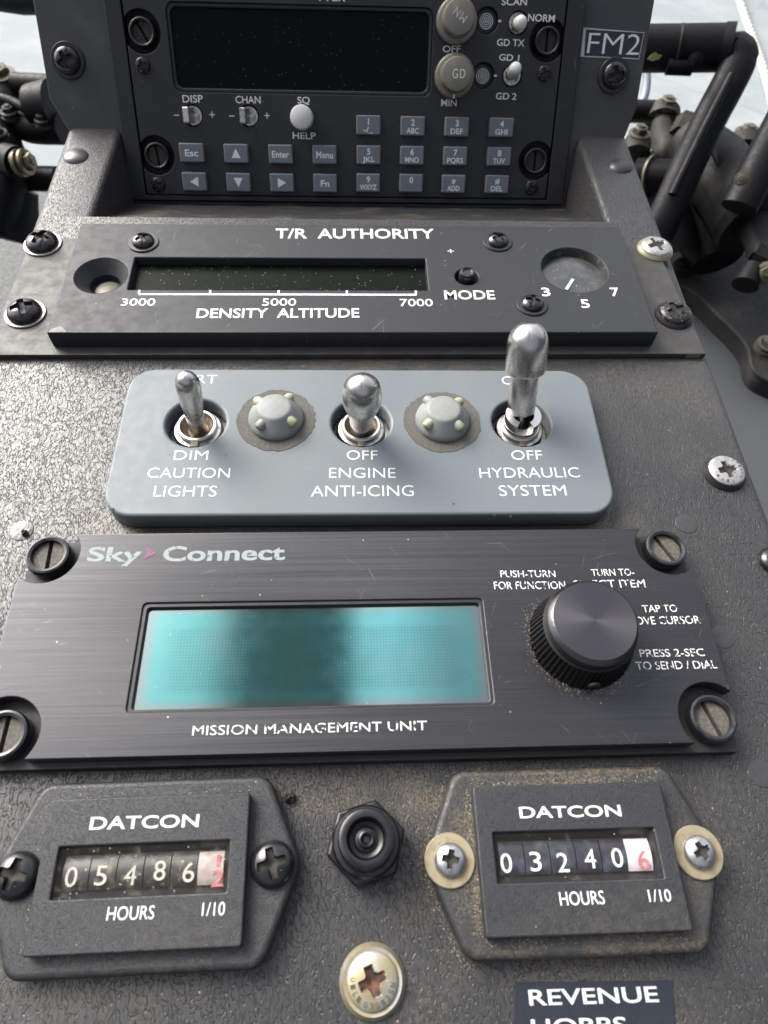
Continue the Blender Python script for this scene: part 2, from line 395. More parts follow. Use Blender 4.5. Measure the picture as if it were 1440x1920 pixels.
def rounded(pts, rad, n=8):
    out = []; N = len(pts); rad = rad if isinstance(rad, (list, tuple)) else [rad] * N
    for i in range(N):
        p = np.array(pts[i], float); a = np.array(pts[i - 1], float) - p; b = np.array(pts[(i + 1) % N], float) - p
        if rad[i] <= 0: out.append(tuple(p)); continue
        la, lb = np.linalg.norm(a), np.linalg.norm(b); a /= la; b /= lb
        th = math.acos(max(-1, min(1, a @ b))); t = min(rad[i] / math.tan(th / 2), la * .49, lb * .49)
        r = t * math.tan(th / 2); c = p + (a + b) / np.linalg.norm(a + b) * r / math.sin(th / 2)
        A, B = p + a * t - c, p + b * t - c
        a0 = math.atan2(A[1], A[0]); da = math.atan2(B[1], B[0]) - a0
        da = (da + math.pi) % (2 * math.pi) - math.pi
        out += [(c[0] + r * math.cos(a0 + da * k / n), c[1] + r * math.sin(a0 + da * k / n)) for k in range(n + 1)]
    return out
def circ(x, y, r, n=48, ry=None): return [(x + r * math.cos(2 * math.pi * i / n), y + (ry or r) * math.sin(2 * math.pi * i / n)) for i in range(n)]
def rectp(x0, x1, y0, y1, r=0, n=6):
    p = [(x0, y0), (x1, y0), (x1, y1), (x0, y1)]; return rounded(p, r, n) if r else p
def from_curve(cu, name, smooth=35):
    ob = bpy.data.objects.new('tmp', cu); COL.objects.link(ob)
    dg = bpy.context.evaluated_depsgraph_get(); dg.update()
    me = bpy.data.meshes.new_from_object(ob.evaluated_get(dg)); me.name = name
    bpy.data.objects.remove(ob); bpy.data.curves.remove(cu); me.materials.clear()
    return me
def plate(outer, holes, z0, z1, bev=.4, res=2, smooth=40, name='plate'):
    cu = bpy.data.curves.new('c', 'CURVE'); cu.dimensions = '2D'; cu.fill_mode = 'BOTH'
    cu.extrude = (z1 - z0) / 2 - bev; cu.bevel_depth = bev; cu.bevel_resolution = res; cu.offset = -bev
    for loop in [outer] + list(holes):
        sp = cu.splines.new('POLY'); sp.points.add(len(loop) - 1); sp.use_cyclic_u = True
        for q, pt in zip(sp.points, loop): q.co = (pt[0], pt[1], 0, 1)
    me = from_curve(cu, name)
    me.transform(Matrix.Scale(MM, 4) @ Matrix.Translation((0, 0, (z0 + z1) / 2))); finish(me, smooth); return me

def mk(name, me, mat, parent=None, loc=(0, 0, 0), rot=(0, 0, 0), label=None):
    if isinstance(me, tuple): me = mesh_from(*me, name=name)
    o = bpy.data.objects.new(name, me); COL.objects.link(o)
    mats = mat if isinstance(mat, (list, tuple)) else [mat]
    if not me.materials:
        for m_ in mats: me.materials.append(MATS[m_])
    o.parent = parent; o.location = [q * MM for q in loc]; o.rotation_euler = rot
    if label: o['label'] = label
    return o
def tag(o, label, cat, group=None, kind=None):
    if label: o['label'] = label
    if cat: o['category'] = cat
    if group: o['group'] = group
    if kind: o['kind'] = kind
    return o
def thing(name, label, cat, loc=(0, 0, 0), rot=(0, 0, 0), group=None):
    o = bpy.data.objects.new(name, None); COL.objects.link(o); o.empty_display_size = .005
    o.location = [q * MM for q in loc]; o.rotation_euler = rot; return tag(o, label, cat, group)
def copy_tree(o, parent=None):
    c = o.copy(); COL.objects.link(c); c.parent = parent
    for ch in list(o.children): copy_tree(ch, c)
    return c

class Frame:                                        # a thing's own flat face, so that pixels land on the real surface
    def __init__(s, loc, rot=(0, 0, 0)):
        s.o = np.array(loc, float); s.rot = rot; s.R = np.array(Euler(rot).to_matrix())
    def at(s, px, py, h):
        d = ray(px, py); N = s.R[:, 2]; o = s.o + h * N
        X = CAM_LOC + d * (((o - CAM_LOC) @ N) / (d @ N)); L = s.R.T @ (X - s.o)
        return L[0], L[1], h

def text_mesh(s, bold=0, spacing=1.0):
    cu = bpy.data.curves.new('t', 'FONT'); cu.body = s; cu.size = 10; cu.offset = bold; cu.space_character = spacing
    cu.extrude = .12; cu.resolution_u = 4
    return from_curve(cu, 'lettering')
def letters(parent, s, x, y, h, width, height, rot=0, mat='letter_white', bold=.0, center=False, name='lettering', spacing=1.0, italic=0, capref=None):
    me = text_mesh(s, bold, spacing); n = len(me.vertices)
    co = np.empty(n * 3); me.vertices.foreach_get('co', co); co = co.reshape(-1, 3)
    x0, x1, y1 = co[:, 0].min(), co[:, 0].max(), co[:, 1].max()
    cap = capref or 7.29
    sy = height / cap; sxx = width / (x1 - x0) if width else sy
    co[:, 0] = (co[:, 0] - x0) * sxx; co[:, 1] = co[:, 1] * sy; co[:, 2] = co[:, 2] * .15 + .02
    if center: co[:, 0] -= (x1 - x0) * sxx / 2; co[:, 1] -= height / 2
    co[:, 0] += co[:, 1] * italic
    me.vertices.foreach_set('co', (co * MM).ravel()); me.update()
    return mk(name, me, mat, parent, (x, y, h), (0, 0, rot))
def letters_px(parent, fr, s, xl, xr, top, yl, yr=None, h=0, **k):
    yr = yl if yr is None else yr
    a = np.array(fr.at(xl, yl, h)); b = np.array(fr.at(xr, yr, h)); t = np.array(fr.at(xl, top, h))
    d = b - a; L = math.hypot(d[0], d[1]); an = math.atan2(d[1], d[0])
    hh = -math.sin(an) * (t - a)[0] + math.cos(an) * (t - a)[1]
    return letters(parent, s, a[0], a[1], h, L, hh, an, **k)

# a screw head as one closed surface with a real cross or slot recess
def screw_mesh(r, h, base=0, cross=.62, cw=.17, depth=.9, rim=.25, n=40, star=False):
    V, F, fm = [], [], []
    idx = {}
    for i in range(n + 1):
        for j in range(n + 1):
            a, b = 2 * i / n - 1, 2 * j / n - 1
            x = a * math.sqrt(1 - b * b / 2); y = b * math.sqrt(1 - a * a / 2)
            rr = math.hypot(x, y)
            z = rim + (h - rim) * math.sqrt(max(0, 1 - rr ** 2.2 * .985))
            in1 = (abs(x) < cw * (1.25 - .35 * abs(y) / cross) and abs(y) < cross); in2 = (abs(y) < cw * (1.25 - .35 * abs(x) / cross) and abs(x) < cross)
            rec = in1 or in2 or (rr < cw * 1.7)
            if rec: z -= depth * (1 - .55 * rr / cross)
            idx[i, j] = len(V); V.append((x * r, y * r, base + z)); fm.append(rec)
    mats = []
    for i in range(n):
        for j in range(n):
            q = [idx[i, j], idx[i + 1, j], idx[i + 1, j + 1], idx[i, j + 1]]
            F.append(q); mats.append(1 if sum(fm[t] for t in q) >= 3 else 0)
    ring = [idx[i, 0] for i in range(n)] + [idx[n, j] for j in range(n)] + [idx[n - i, n] for i in range(n)] + [idx[0, n - j] for j in range(n)]
    lo = len(V); V += [(V[q][0], V[q][1], base) for q in ring]; m = len(ring)
    for k in range(m):
        F.append([lo + k, lo + (k + 1) % m, ring[(k + 1) % m], ring[k]]); mats.append(0)
    return mesh_from(V, F, 'screw_head', 50, mats)
def washer_mesh(r, ri=0, t=.6): return mesh_from(*lathe([(r, 0), (r, t * .7), (r - t * .3, t), (r * .6, t), (0, t)]), name='washer')
def cup_washer(r, t): return mesh_from(*lathe([(r, 0), (r, .25), (r * .97, .5), (r * .88, t), (r * .72, t * .9), (0, t * .8)]), name='washer')

def screw_part(parent, loc, r, h, mat='black_gloss', washer=None, wr=0, wt=.6, rot=0, tilt=(0, 0), recess='recess_dark', depth=None, cup=False, cross=.62):
    base = wt * .8 if washer else 0
    me = screw_mesh(r, h, base, depth=depth or h * .6, cross=cross)
    o = mk('screw', me, [mat, recess], parent, loc, (tilt[0], tilt[1], rot))
    if washer: mk('washer', cup_washer(wr, wt) if cup else washer_mesh(wr, 0, wt), washer, o)
    return o
def screw_thing(label, loc, r, h, rot3=(0, 0, 0), spin=0, mat='black_gloss', washer=None, wr=0, wt=.6, recess='recess_dark', cup=False, group=None, cross=.62, depth=None):
    t = thing('screw', label, 'screw', loc, rot3, group)
    base = wt * .8 if washer else 0
    mk('head', screw_mesh(r, h, base, depth=depth or h * .6, cross=cross), [mat, recess], t, (0, 0, 0), (0, 0, spin))
    if washer: mk('washer', cup_washer(wr, wt) if cup else washer_mesh(wr, 0, wt), washer, t)
    return t
def dzus_part(parent, loc, r=4.7, ht=3, slot=0, ringmat='black_gloss', mat='dzus_dirt', inner=.74):
    o = mk('fastener', lathe([(r * .93, 0), (r, ht * .3), (r, ht * .75), (r * .95, ht * .95), (r * .86, ht), (r * inner, ht * .93), (r * inner * .97, ht * .55), (r * inner * .97, 0)]), ringmat, parent, loc)
    ri = r * inner; sw = ri * .13; d = ht * .62
    A, B = [], []
    n = 24
    V, F = [], []
    for sgn in (1, -1):                             # two half discs leave the slot open between them
        a0 = math.asin(sw / ri); loop = [(ri * math.sin(a0 + (math.pi - 2 * a0) * i / n) * sgn, ri * math.cos(a0 + (math.pi - 2 * a0) * i / n)) for i in range(n + 1)]
        o_ = len(V); V += [(x, y, d) for x, y in loop] + [(x, y, 0) for x, y in loop]; m = n + 1
        F.append([o_ + i for i in (range(m) if sgn < 0 else range(m - 1, -1, -1))])
        for i in range(m): j = (i + 1) % m; F.append([o_ + i, o_ + j, o_ + m + j, o_ + m + i])
    mk('slotted_stud', (V, F), mat, o, (0, 0, 0), (0, 0, slot))
    mk('slot_floor', lathe([(ri, .0), (ri, d * .45), (0, d * .45)], 24), 'recess_dark', o)
    return o

# ------------------------------------------------------------------ SETTING
BK = Frame((-1.49, 185.31, 8.70), (R(58.405), 0, 0))     # the steep bulkhead that carries the radio
gv, gf = box(-6000, 6000, -6000, 9000, -760, -700)
tag(mk('ground', (gv, gf), 'ground_concrete'), 'pale bluish concrete ground with hairline cracks beyond the pedals', 'ground', kind='structure')
fl = join(box(101.5, 900, -500, on_z(1300, 425, -206)[1], -212, -206), box(-900, -101.5, -500, on_z(30, 350, -246)[1], -252, -246))
tag(mk('floor', fl, 'floor_paint'), 'grey painted cabin floor beside the console', 'floor', kind='structure')

# ------------------------------------------------------------------ CONSOLE
con = thing('console', 'black grained leather instrument console with raised side arms and steep upper bulkhead', 'console', (0, 0, 0))
XL, XR, YF, YB = -100.3, 100.3, -150, 181.5
# leather skin: cross-section with rolled edges, swept along y; the middle drops into a scoop before the bulkhead
cs = [(-100.6, -205)] + [(-100.6 + 3.2 * (1 - math.cos(t)), -3.2 + 3.2 * math.sin(t)) for t in np.linspace(0, math.pi / 2, 7)]
cs = cs + [(-x, z) for x, z in cs[::-1]]
V, F = [], []
ys = list(np.linspace(YF, 131, 12))
for y in ys: V += [(x, y, z) for x, z in cs]
n = len(cs)
for i in range(len(ys) - 1):
    for k in range(n - 1): F.append([i * n + k, i * n + k + 1, (i + 1) * n + k + 1, (i + 1) * n + k])
mk('leather_cover', (V, F), 'black_leather', con)
for sgn, lab in ((-1, None), (1, None)):
    xo = 100.6; prof = []
    def armprof(y):
        k = (y - 131) / 50.5
        xi = 82.5 + (-1.0) * k                      # inner edge, soft roll down into the scoop
        P = [(xo, -205)] + [(xo - 3.2 * (1 - math.cos(t)), -3.2 + 3.2 * math.sin(t)) for t in np.linspace(0, math.pi / 2, 7)]
        P += [(xi + 2.2 - 2.2 * math.sin(t), -2.2 * (1 - math.cos(t))) for t in np.linspace(0, math.pi / 2 * .9, 6)]
        P += [(xi - 2.5, -26)]
        return P
    V, F = [], []; yy = np.linspace(131, 182.2, 8)
    for y in yy: V += [(sgn * x, y, z) for x, z in armprof(y)]
    m = len(armprof(140))
    for i in range(len(yy) - 1):
        for k in range(m - 1): F.append([i * m + k, i * m + k + 1, (i + 1) * m + k + 1, (i + 1) * m + k][::(-1 if sgn < 0 else 1)])
    mk('side_arm', (V, F), 'black_leather', con)
# scoop floor running down to the foot of the radio
V, F = [], []
prof = [(118, 0.02), (126, .02)] + [(126 + 8 * math.sin(t), .02 - 8 * (1 - math.cos(t)) * .6) for t in np.linspace(.1, .9, 5)] + [(150, -12), (168, -20.5), (185, -24)]
for y, z in prof: V += [(-83, y, z), (83, y, z)]
for i in range(len(prof) - 1): F.append([2 * i, 2 * i + 1, 2 * i + 3, 2 * i + 2])
mk('scoop_floor', (V, F), 'floor_leather', con)
# steep bulkhead with an opening for the radio
out = [(-102.2, 70), (-103.0, -1), (-97.5, -12.5), (-97.5, -45), (100.5, -45), (100.5, -11), (103.4, -1), (104.6, 70)]
bh = plate(out, [rectp(-79.2, 80.4, -33.2, 60)], -3, 0, .3, name='bulkhead')
bo = mk('bulkhead', bh, 'bulkhead_paint', con, BK.o, BK.rot)
for s_, lab in ((-94.0, 0), (93.8, 1)):
    y = 163.2 if s_ < 0 else 162.0
    tag(mk('rivet', lathe([(4.3, 0), (4.1, .35), (3.2, .95), (2, 1.3), (0, 1.5)], 40), 'rivet_grey' if s_ < 0 else 'rivet_dark', None, (s_, y, 0)),
        'shiny grey oval-looking rivet on the sunlit leather arm left of the radio' if s_ < 0 else 'dull black rivet with a small pip on the leather arm right of the radio', 'rivet', 'rivets on the leather arms')
# placard FM2
pc = thing('placard', 'black tape label reading FM2 on the bulkhead right of the radio', 'label', BK.o + BK.R @ np.array([91.5, 17.6, .1]), (BK.rot[0], 0, R(0)))
pf = Frame(BK.o + BK.R @ np.array([91.5, 17.6, .1]), BK.rot)
q = [pf.at(*p_, 0)[:2] for p_ in ((1088, 106.5), (1198, 111.5), (1208, 61), (1094, 52))]
mk('clear_tape', plate(q, [], 0, .12, .02, 0), 'tape_edge', pc)
qi = [pf.at(*p_, 0)[:2] for p_ in ((1095, 104.5), (1197, 109), (1206.5, 62), (1098.5, 55))]
mk('tape', plate(qi, [], .1, .22, .02, 0), 'tape_black', pc)
letters_px(pc, pf, 'FM2', 1100, 1197, 58, 100, 103.5, .22, mat='letter_white', bold=-.1)
for (px, py), lab, sp in (((126, 113), 'glossy black cross screw with washer on the bulkhead left of the radio', .5), ((1152, 141), 'black cross screw with washer under the FM2 label', .2)):
    L = BK.at(px, py, 1.0)
    screw_thing(lab, BK.o + BK.R @ np.array([L[0], L[1], 0]), 4.3, 2.6, BK.rot, sp, 'black_gloss', 'washer_black', 5.6, .9, group='black screws on the bulkhead')

# ------------------------------------------------------------------ RADIO
RD = Frame(BK.o, BK.rot)
rd = thing('radio', 'black avionics radio with dark display, keypad and two taupe knobs at the console top', 'radio', BK.o, BK.rot)
fr_out = rectp(-79.6, 80.2, -32.9, 62, .6, 3)
mk('frame', plate(fr_out, [rectp(-74.0, 74.0, -31.2, 58)], -6, 2.0, .35), 'frame_black', rd)
def notch(poly_w, poly_b, poly_t, cxs, cys, r):      # rectangle with a round bite at each side where a fastener sits
    P = []
    x0, x1 = poly_w
    for cy in cys:                                  # up the right side
        dx = x1 - cxs[1]; t = math.acos(dx / r)
        P += [(cxs[1] + r * math.cos(a), cy + r * math.sin(a)) for a in np.linspace(2 * math.pi - t, t, 22)]
    right = [(x1, poly_b)] + P + [(x1, poly_t)]
    P = []
    for cy in cys[::-1]:
        dx = cxs[0] - x0; t = math.acos(dx / r)
        P += [(cxs[0] - r * math.cos(a), cy - r * math.sin(a)) for a in np.linspace(2 * math.pi - t, t, 22)]
    return right + [(x0, poly_t)] + P + [(x0, poly_b)]
DW = 68.3
outl = notch((-73.4, 73.4), -30.8, 57, (-DW, DW), (-18.3, 18.3), 6.3)
dis = rectp(-58.4, 27.6, 2.6, 25.4, 2.2)
fp = plate(outl, [rectp(-59.6, 28.8, 1.3, 26.7, 2.6), circ(46.95, 23.5, 3.9), circ(46.95, 7.8, 3.9), circ(57.6, 23.1, 3.5), circ(57.1, 8.0, 3.5), circ(-54.0, -5.7, 3.4), circ(-34.6, -5.6, 3.4)], 0, 2.2, .25)
mk('faceplate', fp, 'radio_paint', rd)
mk('back_plate', box(-74, 74, -31.1, 57, -5.5, -3.0), 'switch_dark', rd)
mk('display_rim', plate(rectp(-59.7, 28.9, 1.2, 26.8, 2.6), [dis], .2, 1.7, .45), 'radio_paint', rd)
mk('display', plate(rectp(-59, 28.2, 2.0, 26, 2), [], -.6, .5, .1), 'lens_black', rd)
for x, y in ((-DW, 18.3), (DW, 18.3), (-DW, -18.3), (DW, -18.3)):
    dzus_part(rd, (x, y, -2.0), 4.4, 4.4, {(-DW, 18.3): .5, (DW, 18.3): 0, (-DW, -18.3): .1, (DW, -18.3): 0}[x, y], 'black_satin', 'dzus_dark' if x < 0 else 'switch_dark', .76)
for px, py in ((267, 122), (1022, 137), (296, 346), (997, 352)):
    L = RD.at(px, py, 3); screw_part(rd, (L[0], L[1], 2.2), 2.5, 1.3, 'black_worn', rot=.3, cross=.6)
# keypad
key_me = plate(rectp(-4.3, 4.3, -3.05, 3.05, .5, 4), [], 1.8, 4.5, .45, 2)
ARR = {'left': 0, 'right': 0}
LEG = [('Esc', 0, 0), ('up', 1, 0), ('Enter', 2, 0), ('Menu', 3, 0), ('left', 0, 1), ('down', 1, 1), ('right', 2, 1), ('Fn', 3, 1)]
first = None
def key(x, y):
    global first
    if first is None: first = mk('key', key_me, 'key_grey', rd, (x, y, 0)); return first
    o = first.copy(); COL.objects.link(o); o.location = ((x + random.uniform(-.05, .05)) * MM, (y + random.uniform(-.05, .05)) * MM, 0); o.rotation_euler = (R(random.uniform(-1, 1)), R(random.uniform(-1, 1)), R(random.uniform(-.6, .6))); return o
for s_, c, r_ in LEG:
    k_ = key((-55.4, -39.75, -24.05, -8.5)[c], (-17.25, -26.45)[r_])
    if s_ in ('up', 'down', 'left', 'right'):
        an = {'up': 0, 'left': math.pi / 2, 'down': math.pi, 'right': -math.pi / 2}[s_]
        P = [(1.55 * math.sin(an_ + 0) * 1.1, 0) for an_ in ()]
        tri = [(-1.6, -1.45), (1.6, -1.45), (0, 1.55)]
        ca, sa = math.cos(an), math.sin(an)
        mk('legend', plate([(x * ca - y * sa, x * sa + y * ca) for x, y in tri], [], 4.5, 4.56, .01, 0), 'letter_white', k_)
    else:
        letters(k_, s_, 0, 0, 4.5, {'Esc': 4.6, 'Enter': 6.0, 'Menu': 6.0, 'Fn': 3.1}[s_], 2.2, mat='letter_white', center=True, name='legend', bold=.2)
NUM = [('1', '-/_'), ('2', 'ABC'), ('3', 'DEF'), ('4', 'GHI'), ('5', 'JKL'), ('6', 'MNO'), ('7', 'PQRS'), ('8', 'TUV'), ('9', 'WXYZ'), ('0', ''), ('*', 'ADD'), ('#', 'DEL')]
for i, (a_, b_) in enumerate(NUM):
    k_ = key((7.2, 22.75, 38.4, 54.3)[i % 4], (-7.85, -17.08, -26.13)[i // 4])
    letters(k_, a_, 0, 1.15 if a_ != '*' else .3, 4.5, None, 2.0 if a_ != '*' else 2.6, mat='letter_white', center=True, name='legend', bold=.2)
    if b_: letters(k_, b_, 0, -1.35, 4.5, {'-/_': 3.4, 'PQRS': 5.8, 'WXYZ': 6.1, 'MNO': 4.9}.get(b_, 4.4), 1.75, mat='letter_white', center=True, name='legend', bold=.16)
def rl(s_, xl, xr, top, base, yr=None, **k): return letters_px(rd, RD, s_, xl, xr, top, base, yr, 2.2, **{**dict(mat='letter_white', bold=.12), **k})
rl('DISP', 343, 381, 177.5, 192); rl('CHAN', 442, 489, 179, 193.3, 194); rl('SQ', 558, 581, 181, 194); rl('HELP', 549, 592, 247, 260, 261)
rl('OFF', 830, 863.5, 85, 97.7); rl('MIN', 827, 856, 185.5, 199); rl('SCAN', 940.5, 987.5, -4, 9.3, 10); rl('NORM', 989.5, 1039.5, 25, 39.5, 41.5)
rl('GD TX', 931.5, 983, 72, 85.5, 87); rl('GD 1', 935.5, 973, 100.5, 113, 114.5); rl('GD 2', 929.5, 967.8, 173, 186, 187); rl('TTER', 593, 648, -11, 1.5, 2.5)
for s_, x, y in (('-', 331, 216), ('+', 397.7, 215), ('-', 434.7, 217.5), ('+', 500.7, 216.7)):
    L = RD.at(x, y, 2.2); sgn = [box(-.95, .95, -.16, .16, 0, .06)]
    if s_ == '+': sgn.append(box(-.16, .16, -.95, .95, .005, .065))
    mk('lettering', join(*sgn), 'letter_soft', rd, L)
for x, y in ((937, 39.6), (929, 142)):
    L = RD.at(x, y, 2.2); mk('lettering', box(-.5, .5, -.3, .3, 0, .06), 'letter_soft', rd, L)
# knobs: wide skirt, smaller tilted-looking cap
for i, (bx, by, tx, ty, txt) in enumerate(((855, 40, 863, 37, 'MN'), (851, 143.5, 857, 145, 'GD'))):
    B = RD.at(bx, by, 2.2)
    ko = mk('knob', lathe([(6.6, 0), (6.8, .4), (6.8, 2.0), (6.5, 2.5), (6.0, 2.8), (0, 2.8)], 56), 'taupe_knob', rd, (B[0], B[1], 2.2))
    T_ = RD.at(tx, ty, 13.0)
    mk('knob_cap', lathe([(5.3, 2.8), (5.2, 7.9), (4.9, 8.5), (4.65, 8.62), (0, 8.62)], 56), 'taupe_knob', ko)
    if txt == 'GD': letters(ko, 'GD', .55, .15, 8.62, 4.3, 2.8, mat='letter_white', center=True, name='legend', spacing=1.2)
    else: letters(ko, 'MN', .1, .4, 8.62, 4.4, 2.6, rot=math.pi - R(35), mat='letter_soft', center=True, name='legend', spacing=1.2)
    if i: mk('pointer', box(-.35, .35, -6.7, -5.4, 2.7, 2.9), 'letter_white', ko)
# ringed light sensors
for cx_, cy_ in ((46.95, 23.5), (46.95, 7.8)):
    so = mk('sensor', lathe([(3.85, -.5), (3.85, .9), (3.5, 1.1), (0, 1.1)]), 'black_satin', rd, (cx_, cy_, 0))
    rings = []
    for r0 in (.35, .95, 1.55, 2.15): rings.append(lathe([(r0 - .13, 1.1), (r0 - .13, 1.17), (r0 + .13, 1.17), (r0 + .13, 1.1)], 40))
    mk('rings', join(*rings), 'letter_soft', so)
# small white bat switches
for cx_, cy_, tx, ty, th in ((57.6, 23.1, 979, 41, 8.5), (57.1, 8.0, 968.5, 125, 8.5)):
    so = mk('toggle_switch', lathe([(3.3, -.8), (3.3, 1.6), (2.9, 1.9), (2.3, 1.9), (2.3, .2), (0, .2)]), 'nickel', rd, (cx_, cy_, 0))
    T_ = RD.at(tx, ty, th); d = np.array([T_[0] - cx_, T_[1] - cy_, th]); d /= np.linalg.norm(d)
    Lb = th / d[2]
    P = [d * (Lb * t) for t in (0.05, .25, .5, .75, .9, .97, 1.0)]
    mk('lever', tube(P, [1.1, 1.9, 2.1, 2.15, 1.9, 1.3, .5], 20), 'white_plastic', so)
# DISP and CHAN rockers
for cx_, cy_, mt_ in ((-54.0, -5.7, 'chrome'), (-34.6, -5.6, 'nickel')):
    so = mk('rocker_switch', lathe([(3.25, -.8), (3.25, 1.7), (2.9, 2.0), (2.3, 2.0), (2.2, .4), (0, .4)]), 'nickel', rd, (cx_, cy_, 0))
    me = mesh_from(*box(-2.6, -.2, -2.5, 2.5, .5, 5.4), name='paddle', smooth=0)
    po = mk('paddle', me, mt_, so, (.3, 0, 0), (0, R(-10), 0)); bv = po.modifiers.new('b', 'BEVEL'); bv.width = .5 * MM; bv.segments = 3
mk('push_button', lathe([(4.4, 0), (4.4, 1.6), (4.0, 1.7), (3.9, 7.0), (3.6, 7.7), (2.8, 8.1), (0, 8.3)], 48), 'white_plastic', rd, (-16.1, -5.9, 0))

# ------------------------------------------------------------------ TAIL ROTOR AUTHORITY INDICATOR
TR = Frame((0.7, 95.8, 0), (0, 0, R(.28)))
tr = thing('authority_indicator', 'long black indicator panel lettered T/R AUTHORITY and DENSITY ALTITUDE', 'instrument', TR.o, TR.rot)
mk('base_plate', plate([(-99.4, -25.4), (97.4, -25.6), (94.2, 22.8), (-98.2, 22.8)], [], .02, 1.7, .15, 1), 'plate_metal', tr)
win = [TR.at(*p_, 6.6)[:2] for p_ in ((240, 545), (803, 545), (803, 487), (249, 487))]
wx0, wx1, wy0, wy1 = win[0][0], win[1][0], win[0][1], win[2][1]
gx, gy, gr = *TR.at(1077, 505, 7)[:2], 9.7
bx_, by_, br_ = *TR.at(190, 516, 7)[:2], 7.3
mx_, my_ = TR.at(875, 519, 7)[:2]
ft = plate([(-82.0, -22.7), (82.4, -22.7), (81.6, 22.7), (-81.6, 22.7)], [rectp(wx0, wx1, wy0, wy1, .3, 3), circ(gx, gy, gr), circ(bx_, by_, br_), circ(mx_, my_, 3.4)], 1.7, 7.0, .35)
mk('faceplate', ft, 'panel_plastic', tr)
mk('display', box(wx0 - 1, wx1 + 1, wy0 - 1, wy1 + 1, 3.0, 4.4), 'lens_green', tr)
mk('counterbore', lathe([(br_ + .02, 6.9), (4.3, 3.6), (4.1, 1.9), (4.1, 1.72), (0, 1.72)]), 'panel_plastic', tr, (bx_, by_, 0))
mk('screw', lathe([(3.5, 1.73), (3.5, 2.6), (2.8, 3.0), (0, 3.1)]), 'bolt_tan', tr, (bx_ + .7, by_ - 1.0, 0))
gl = mk('sight_glass', lathe([(gr + .03, 6.75), (gr - .5, 5.6), (gr - .55, 4.7), (gr - .7, 4.3)]), 'gauge_ring', tr, (gx, gy, 0))
mk('lens', lathe([(gr - .6, 4.4), (gr * .6, 4.9), (0, 5.1)]), 'lens_gauge', gl)
pt_ = TR.at(1068, 533, 5.0)
mk('pointer', move(box(-.42, .42, -2.6, 2.6, 0, .12), (0, 0, 0), np.array(Matrix.Rotation(R(-32), 3, 'Z'))), 'letter_white', gl, (pt_[0] - gx, pt_[1] - gy, 5.0))
mb = mk('mode_button', lathe([(2.3, 1.8), (2.3, 8.3), (2.0, 8.8), (1.5, 8.9), (1.1, 8.5), (0, 8.4)]), 'black_gloss', tr, (mx_, my_, 0))
for px, py in ((268, 449), (933, 448), (998, 566)):
    L = TR.at(px, py + 3, 7.6); screw_part(tr, (L[0], L[1], 7.0), 3.2, 1.9, 'black_gloss', 'washer_black', 4.4, .45, rot=random.uniform(0, 1.5))
for px, py, mt_, wm, hh, cu in ((79, 455, 'black_gloss', 'washer_steel', 3.0, False), (46, 586, 'black_gloss', 'washer_steel', 3.2, False), (1229, 465, 'silver_screw', 'zinc_yellow', 1.5, True), (1265, 589, 'black_worn', 'washer_black', 1.9, True)):
    L = TR.at(px, py, 2.4); screw_part(tr, (L[0], L[1], 1.7), 4.7, hh, mt_, wm, 5.6, 1.2 if cu else .55, rot=random.uniform(.2, 1.2), cup=cu)
def tl(s_, xl, xr, top, base, yr=None, **k): return letters_px(tr, TR, s_, xl, xr, top, base, yr, 7.0, **{**dict(mat='letter_white', bold=.16), **k})
tl('T/R  AUTHORITY', 516, 815, 428, 446.5, 447); tl('DENSITY  ALTITUDE', 367.5, 674, 578, 596, 595); tl('MODE', 834, 929, 544, 561)
tl('3000', 226, 290, 559, 573, bold=.05); tl('5000', 491, 555, 559, 573, bold=.05); tl('7000', 750, 812, 560, 574, bold=.05)
tl('3', 1017, 1033, 539, 555); tl('5', 1091, 1107, 561, 577); tl('7', 1147, 1163, 539, 555)
A0, A1 = TR.at(260, 552, 7), TR.at(781, 554, 7)
sc = [box(A0[0], A1[0], A0[1] - .35, A0[1] + .35, 7.02, 7.09)]
for px in (260, 393.5, 522, 650.5, 780): x = TR.at(px, 552, 7)[0]; sc.append(box(x - .3, x + .3, A0[1] + .3, A0[1] + 1.7, 7.025, 7.095))
mk('scale', join(*sc), 'letter_white', tr)
L = TR.at(845, 471, 7); mk('lettering', join(box(-.9, .9, -.15, .15, 0, .06), box(-.15, .15, -.9, .9, .005, .065)), 'letter_white', tr, L)
mk('chipped_corner', plate(rounded([(-81.9, -22.62), (-76.5, -22.62), (-77.6, -21.6), (-79.0, -20.2), (-81.2, -21.4)], .5, 3), [], 6.9, 7.05, .03, 1), 'chip_pale', tr)
L = TR.at(1298, 663, 1); mk('paint_chip', box(-2.0, 2.0, -.12, 0, .2, 1.4), 'chip_yellow', tr, (L[0], -25.58, 0))

# ------------------------------------------------------------------ GREY SWITCH PANEL
GP = Frame((1.37, 38.95, 0), (0, 0, R(-.28)))
gp = thing('switch_panel', 'grey rounded switch panel with three metal toggles and two studded lamp knobs', 'switch panel', GP.o, GP.rot)
HX = [GP.at(367, 792, 5.5)[:2], GP.at(677, 792, 5.5)[:2], GP.at(977.5, 792, 5.5)[:2]]
mk('plate', plate(rectp(-59.4, 59.4, -22.3, 22.3, 7.0, 10), [circ(x, y, 7.35) for x, y in HX], .02, 5.5, .7, 3), 'grey_paint', gp)
for x, y in HX: pass
def gl_(s_, xl, xr, top, base, yr=None, **k): return letters_px(gp, GP, s_, xl, xr, top, base, yr, 5.5, **{**dict(mat='letter_white', bold=-.08), **k})
gl_('BRT', 347, 406, 702, 719); gl_('ON', 942, 988, 705, 721)
gl_('DIM', 325, 389, 843.5, 862.5); gl_('CAUTION', 275, 430, 876, 896); gl_('LIGHTS', 287, 405, 909.5, 931)
